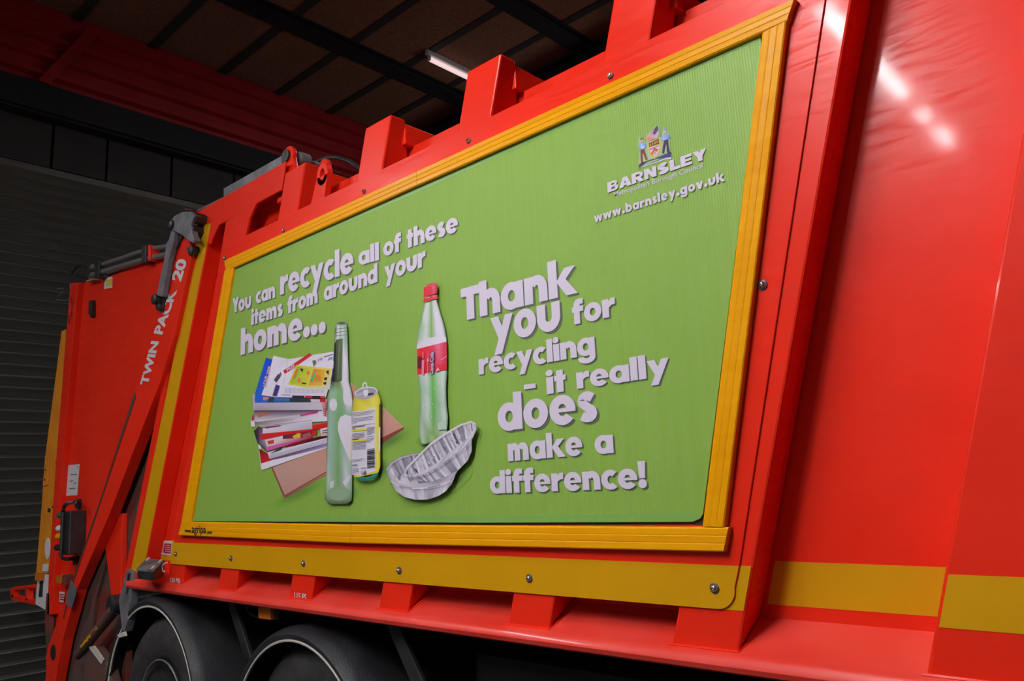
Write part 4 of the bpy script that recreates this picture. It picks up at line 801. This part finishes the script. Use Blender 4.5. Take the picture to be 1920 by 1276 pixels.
# control box with buttons and guard rail
q = MB(); q.pprism([(119.5, 958), (131, 957), (128, 1040), (117, 1040)], -.06, TG); CB = part(q, 'control_box', BLACK, bevel=.008)
for (x, y_, m_) in ((112.5, 965, mat('button_green', (.02, .09, .04), .5)), (111, 990, WHITE), (110, 1005, YELLOW), (107.5, 1026, BLACK)):
    q = MB(); q.lathe(P3(x + 6, y_, -.045), (-1, -.2, 0), [(.02, -.01), (.022, .04), (.018, .055), (.008, .058)], 12); part(q, 'push_button', m_, CB, smooth=True)
q = MB(); q.tube([P3(146, 939, TG), P3(141, 941, -.05), P3(127, 943, -.08), P3(120, 949, -.08), P3(117.5, 960, -.08), P3(114.5, 1040, -.08), P3(117, 1046, -.08), P3(126, 1048, -.05), P3(142, 1046, TG)], .012, 8); part(q, 'guard_rail', BLACK, CB, smooth=True)
q = MB(); q.tube([P3(146, 939, TG - .01), P3(146.5, 965, TG - .01), P3(146, 1010, TG - .01), P3(143, 1040, TG - .01), P3(138, 1058, TG - .01)], .006, 6); part(q, 'cable', BLACK, CB, smooth=True)
for q_ in ([(141, 936), (147.5, 935), (147, 953), (140, 952)], [(137, 1041), (143, 1042), (142, 1056), (136, 1055)]):
    q = MB(); q.pprism(q_, TG - .02, TG); part(q, 'rail_foot', BLACK, CB)
# amber lamp and labels low on the side
q = MB(); q.pprism([(104, 1079), (114, 1077), (113, 1094), (104, 1094)], -.02, TG); part(q, 'side_lamp', AMBER, bevel=.005)
q = MB(); q.pprism([(114, 1077), (125, 1079), (123, 1096), (113, 1094)], -.01, TG); part(q, 'lamp_bracket', REDDIRT)
q = MB(); q.pprism([(111.5, 1108), (121, 1110), (118.5, 1129), (110.5, 1127)], TG - .012, TG - .01); k_ = part(q, 'sticker', WHITE)
for z in range(3):
    q = MB(); q.pprism([(112, 1112.5 + 4.5 * z), (119.5, 1113.5 + 4.5 * z), (119, 1116 + 4.5 * z), (111.5, 1115 + 4.5 * z)], TG - .014, TG - .012); part(q, 'sticker_stripe', mat('sticker_red', rgb(150, 40, 50), .5), k_)
q = MB(); q.pprism([(124.5, 1121), (128, 1130), (123, 1146), (119, 1135)], TG - .022, TG - .02); k_ = part(q, 'warning_label', WHITE)
q = MB(); q.pprism([(124, 1125), (126.5, 1131), (123, 1141), (120.5, 1134)], TG - .024, TG - .022); part(q, 'label_patch', mat('label_yellow', rgb(190, 170, 30), .5), k_)
# lower tailgate
b = MB(); b.pprism([(103, 1060), (150, 1060), (143, 1110), (115, 1180), (100, 1230), (98, 1276), (88, 1290), (86, 1230), (92, 1150)], TG + .002, TG + .03); part(b, 'tailgate_lower', RED)
b = MB(); b.pprism([(87, 1112), (92, 1112), (92, 1220), (90, 1235), (87, 1225), (84, 1160)], 0, .03); part(b, 'rear_strap', REDDIRT)
b = MB(); b.pprism([(92, 1155), (101, 1157), (99, 1190), (94, 1215), (91, 1200)], .03, TG); part(b, 'rubber_flap', BLACK)
# hopper side, mud caked, behind the long arm
b = MB(); b.pprism([(262, 800), (300, 700), (325, 628), (268, 1000), (240, 1140), (235, 1300), (88, 1310), (110, 1230), (150, 1110), (205, 965)], .075, .11); part(b, 'hopper_side', REDDIRT)
b = MB(); b.pprism([(145, 1110), (205, 968), (214, 1000), (180, 1120), (160, 1276), (100, 1290)], .055, .075); part(b, 'hopper_skirt', MUD)
b = MB(); b.pprism([(193, 995), (202, 962), (229, 962), (226, 1118), (210, 1130)], .04, .075); part(b, 'hopper_gusset', RED, bevel=.006)
b = MB(); b.pprism([(322, 628), (328, 626), (262, 1000), (249, 1078), (228, 1120), (222, 1124), (240, 1040)], .0, .06); part(b, 'seal_strip', RED, bevel=.006)
# long diagonal arm with lettering
b = MB(); b.pprism([(331, 440), (345, 430), (362, 470), (352, 510), (327, 628), (300, 715), (262, 812), (202, 970), (143, 1106), (117, 1200), (100, 1290), (84, 1290), (89, 1213), (112, 1150), (131, 1105), (200, 905), (252, 735), (263, 705), (300, 560)], -.03, .04); ARM = part(b, 'lift_arm', RED, bevel=.004)
b = MB(); b.pprism([(252, 734), (254.5, 742), (194, 923), (130, 1112), (119, 1159), (118, 1158), (128, 1110), (192, 922)], -.034, -.03); part(b, 'arm_groove', REDDIRT, ARM)
b = MB(); b.pprism([(133, 1088), (141, 1100), (143, 1108), (134, 1140), (124, 1132), (125, 1115)], -.038, -.034); part(b, 'grey_patch', STEEL, ARM)
q = MB(); c = P3(100, 1222, -.031); q.lathe(c, (0, -1, 0), [(.05, -.002), (.05, .003), (.04, .004)], 20); part(q, 'pivot_hole', BLACK, ARM)
ftext('TWIN', (276, 722.5), (297.5, 640), (-13, -2.5), -.0312, WHITE, ARM, .045); ftext('PACK', (303, 627), (331.5, 543), (-14.5, -2.5), -.0312, WHITE, ARM, .045); ftext('20', (338, 528), (350.5, 487), (-16.5, -4), -.0312, WHITE, ARM, .045)
# cast link bracket at the hinge
c44 = lambda pts: sc(240, 380, 5.8, pts)
b = MB(); b.pprism(c44([(460, 200), (500, 140), (590, 95), (680, 92), (738, 135), (700, 190), (678, 250), (690, 330), (722, 400), (705, 440), (640, 405), (585, 350), (510, 315), (470, 300)]), -.075, -.035); LK = part(b, 'hinge_link', STEEL, bevel=.006)
b = MB(); b.pprism(c44([(470, 300), (508, 318), (492, 430), (440, 620), (430, 660), (372, 1000), (365, 1020), (308, 1005), (385, 640), (400, 560), (415, 440), (440, 400)]), -.07, -.035); part(b, 'link_bar', STEEL, LK, bevel=.004)
b = MB(); b.pprism(c44([(512, 330), (590, 350), (480, 600), (440, 800), (380, 1100), (370, 1190), (315, 1160), (365, 1010), (440, 660)]), -.045, -.03); part(b, 'link_rod', BLACK, LK, bevel=.004)
for (x, y_, r_, yy) in ((480, 240, .028, -.075), (745, 170, .03, -.05), (705, 300, .035, -.05), (300, 1050, .032, -.07), (345, 1130, .024, -.05), (700, 520, .03, -.03), (655, 70, .008, -.06)):
    v = c44([(x, y_)])[0]; q = MB(); q.lathe(P3(v[0], v[1], yy), (0, -1, 0), [(r_, -.05), (r_, .012), (r_ * .7, .018), (r_ * .3, .018)], 16); part(q, 'pin', CHROME if r_ < .01 else BLACK, LK, smooth=True)
q = MB(); q.pprism(c44([(620, 485), (720, 480), (710, 570), (660, 560), (640, 520)]), -.034, -.028); part(q, 'link_stop', REDDIRT, LK)
# hydraulic pipes along the tailgate top
c11 = lambda x, y: (x / 2.658, 380 + y / 2.658)
def tube(pts, y, r, m, name, n_=10):
    q = MB(); q.tube([P3(*c11(*p), y) for p in pts], r, n_); return part(q, name, m, smooth=True)
tube([(840, 215), (750, 230), (690, 248), (490, 315), (455, 325)], .02, .016, TUBEM, 'hydraulic_pipe'); tube([(830, 260), (740, 278), (600, 318), (490, 352), (455, 362)], .02, .02, TUBEM, 'hydraulic_pipe')
tube([(470, 322), (440, 330), (410, 310), (385, 315), (360, 350), (352, 400), (350, 430)], .03, .008, BLACK, 'hydraulic_hose'); tube([(470, 358), (440, 370), (405, 368), (385, 358)], .02, .014, BLACK, 'hydraulic_hose')
for (x, y0, y1, m_) in ((482, 295, 375, BLACK), (714, 218, 300, BLACK), (742, 212, 290, RED)):
    q = MB(); q.pprism([c11(x - (11 if m_ is BLACK else 5), y0), c11(x + (11 if m_ is BLACK else 5), y0 - 4), c11(x + (11 if m_ is BLACK else 5), y1 - 4), c11(x - (11 if m_ is BLACK else 5), y1)], -.01, .05); part(q, 'pipe_clamp', m_, bevel=.003)
for (x, y_) in ((455, 324), (455, 362)):
    q = MB(); q.lathe(P3(*c11(x, y_), .02), (1, 0, .1), [(.022, -.03), (.024, 0), (.02, .03)], 8); part(q, 'pipe_union', CHROME)
q = MB(); q.pprism([c11(430, 385), c11(470, 376), c11(470, 382), c11(430, 394)], .0, .045); part(q, 'pipe_bracket', mat('brass_tint', (.3, .25, .12), .5), None)
tube([(350, 405), (352, 440), (345, 485), (320, 486), (280, 484)], .02, .004, TUBEM, 'aerial_wire', 6); tube([(285, 430), (318, 425), (300, 455), (288, 466)], .02, .004, TUBEM, 'aerial_wire', 6); tube([(352, 470), (358, 500), (355, 560), (345, 600), (342, 560)], -.004, .003, BLACK, 'thin_cable', 6)
# strut with worn yellow paint, bracket at the body corner
q = MB(); q.tube([P3(146, 1228, -.02), P3(216, 1140, -.02)], [.028, .036], 12); SR = part(q, 'stay_strut', MUD, smooth=True)
rr = random.Random(5)
for k in range(9):
    t = .12 + k * .085; x = 146 + 70 * t; y_ = 1228 - 88 * t - 6.5; q = MB()
    q.tube([P3(x, y_, -.04), P3(x + 5 + rr.random() * 2, y_ - 6.5, -.04)], .010 + rr.random() * .005, 6); part(q, 'yellow_paint_patch', YELLOW, SR)
q = MB(); q.lathe(P3(217, 1133, -.01), (0, -1, 0), [(.06, -.03), (.06, .03), (.045, .04), (.02, .04)], 18); part(q, 'strut_pivot', BLACK, smooth=True)
b = MB(); b.pprism([(238, 1066), (250, 1072), (244, 1120), (238, 1165), (232, 1185), (228, 1176), (222, 1124)], -.02, .03); BK = part(b, 'corner_bracket', STEEL, bevel=.004)
b = MB(); b.pprism([(239, 1076), (244, 1074), (240, 1110), (236, 1114)], -.022, -.02); part(b, 'bracket_slot', BLACK, BK)
b = MB(); b.pprism([(219, 1190), (230, 1184), (232, 1192), (224, 1195)], -.05, -.03); part(b, 'white_tab', RIMW)
b = MB(); b.pprism([(155, 1218), (178, 1212), (200, 1245), (212, 1290), (160, 1300)], -.01, .05); part(b, 'hopper_bracket', MUD, bevel=.01)
b = MB(); b.pprism([(165, 1212), (176, 1210), (194, 1236), (190, 1245)], -.016, -.008); part(b, 'worn_paint_patch', RIMW, None)
# work lamp above the rear corner
A_, B_, C_, D_ = P3(256, 1065, -.13), P3(288, 1069, -.13), P3(309, 1049, -.005), P3(275, 1045, -.005)
dn = lambda v, k: Vector((v.x, v.y, v.z - k))
b = MB(); b.hexa([dn(A_, .014), dn(B_, .014), B_, A_], [dn(D_, .014), dn(C_, .014), C_, D_]); WL = part(b, 'work_lamp', DARKGREY, bevel=.004)
b = MB(); zb_ = P(275, 1087, -.13)[1]; ins = [Vector((A_.x + .008, -.126, zb_)), Vector((B_.x - .006, -.126, zb_)), dn(B_, .015) + Vector((-.004, .004, 0)), dn(A_, .015) + Vector((.004, .004, 0))]
b.hexa(ins, [Vector((D_.x + .008, -.005, zb_)), Vector((C_.x - .004, -.005, zb_)), dn(C_, .015), dn(D_, .015)]); part(b, 'lamp_skirt', BLACK, WL, bevel=.004)
def top(u, v): return A_.lerp(B_, u).lerp(D_.lerp(C_, u), v)
for u, v in ((.12, .72), (.84, .66), (.80, .06)):
    b = MB(); q4 = [top(u, v), top(u + .10, v), top(u + .10, v + .26), top(u, v + .26)]; b.hexa(q4, [p + Vector((0, -.002, .006)) for p in q4]); part(b, 'pale_clip', RIMW, WL)
q = MB(); q.tube([P3(x, y_, -.04) for x, y_ in ((313, 1054), (307, 1057), (304, 1063), (305, 1069), (308, 1071))], .005, 6); part(q, 'wire_loop', RIMW, WL, smooth=True)

# ---------------------------------------------------------------- running gear
b = MB(); b.box(-5.0, 1.5, .75, .85, .72, 1.12); part(b, 'chassis_rail', CHASSIS); b = MB(); b.box(-5.0, 1.5, 1.6, 1.7, .72, 1.12); part(b, 'chassis_rail', CHASSIS)
b = MB(); b.box(-4.9, 1.5, .16, 2.4, 1.12, 1.16); part(b, 'body_floor', CHASSIS)
b = MB(); b.box(-2.3, -.3, .25, .75, .45, 1.02); part(b, 'side_tank', CHASSIS, bevel=.04)
def wheel(cx, r, gr, lbl):
    cz = .49
    t = MB(); t.lathe((cx, .05, cz), (0, 1, 0), [(.12, .12), (.2, .10), (.26, .05), (.27, .04), (.30, .015), (.38, 0), (.46, .012), (.487, .04), (.49, .07), (.49, .24), (.48, .27), (.30, .29)], 48); W = part(t, 'wheel', TYRE, smooth=True)
    q = MB()
    for k in range(36):
        a0 = 2 * math.pi * k / 36; ca, sa = math.cos(a0), math.sin(a0); cb, sb = math.cos(a0 + .11), math.sin(a0 + .11)
        q.hexa([(cx + .486 * ca, .10, cz + .486 * sa), (cx + .486 * cb, .10, cz + .486 * sb), (cx + .498 * cb, .10, cz + .498 * sb), (cx + .498 * ca, .10, cz + .498 * sa)], [(cx + .486 * ca, .30, cz + .486 * sa), (cx + .486 * cb, .30, cz + .486 * sb), (cx + .498 * cb, .30, cz + .498 * sb), (cx + .498 * ca, .30, cz + .498 * sa)])
    q = q.build('tread_blocks', TYRE, None); q.parent = W; q['kind'] = 'stuff'
    q = MB(); q.tube([(cx + .27 * math.cos(2 * math.pi * i / 40), .06, cz + .27 * math.sin(2 * math.pi * i / 40)) for i in range(41)], .005, 6); part(q, 'wheel_trim', STEEL, W, smooth=True)
    q = MB(); q.lathe((cx, .09, cz), (0, 1, 0), [(.12, -.02), (.13, .06), (.2, .09), (.27, .03), (.27, .1)], 32); part(q, 'rim', CHASSIS, W, smooth=True)
    # mudguard: half shell with rolled outer lip and cream edge trim
    n_ = 36; g = MB(); prof = [(.0, gr), (-.018, gr + .012), (-.02, gr + .03), (.0, gr + .048), (.04, gr + .06), (.3, gr + .062), (.62, gr + .06), (.62, gr + .045), (.05, gr + .04), (.01, gr + .01)]
    k_ = len(prof); a0, a1 = math.radians(-12), math.radians(192)
    for i in range(n_ + 1):
        t_ = a0 + (a1 - a0) * i / n_
        for y_, rr_ in prof: g.v.append((cx + rr_ * math.cos(t_), y_, cz + rr_ * math.sin(t_)))
    for i in range(n_):
        for j in range(k_): g.f.append((i * k_ + j, i * k_ + (j + 1) % k_, (i + 1) * k_ + (j + 1) % k_, (i + 1) * k_ + j))
    g.f += [tuple(range(k_)), tuple(n_ * k_ + j for j in range(k_ - 1, -1, -1))]
    G_ = part(g, 'mudguard', GUARD, smooth=True)
    q = MB(); q.tube([(cx + (gr + .002) * math.cos(a0 + (a1 - a0) * i / 48), -.012, cz + (gr + .002) * math.sin(a0 + (a1 - a0) * i / 48)) for i in range(49)], .006, 6); part(q, 'edge_trim', RIMW, G_, smooth=True)
wheel(-4.61, .49, .565, 0); wheel(-3.13, .49, .525, 0)
b = MB(); b.hexa([(-3.93, .08, 1.13), (-3.86, .08, 1.13), (-3.66, .08, .86), (-3.73, .08, .86)], [(-3.93, .10, 1.13), (-3.86, .10, 1.13), (-3.66, .10, .86), (-3.73, .10, .86)]); part(b, 'guard_stay', CHASSIS, bevel=.003)
b = MB(); b.hexa([(-2.62, .08, 1.13), (-2.54, .08, 1.13), (-2.30, .08, .80), (-2.38, .08, .80)], [(-2.62, .10, 1.13), (-2.54, .10, 1.13), (-2.30, .10, .80), (-2.38, .10, .80)]); part(b, 'guard_stay', CHASSIS, bevel=.003)
b = MB(); b.pprism([(483, 1136), (506, 1139), (507, 1162), (484, 1159)], .03, .07); mk_ = part(b, 'marker_lamp', AMBER, bevel=.004)
b = MB(); b.pprism([(506, 1140), (522, 1144), (522, 1161), (507, 1162)], .05, .09); part(b, 'lamp_mount', BLACK, mk_)
q = MB(); q.tube([P3(462, 1130, .10), P3(464, 1143, .10), P3(472, 1152, .10), P3(484, 1156, .08)], .005, 6); part(q, 'lamp_cable', BLACK, mk_, smooth=True)
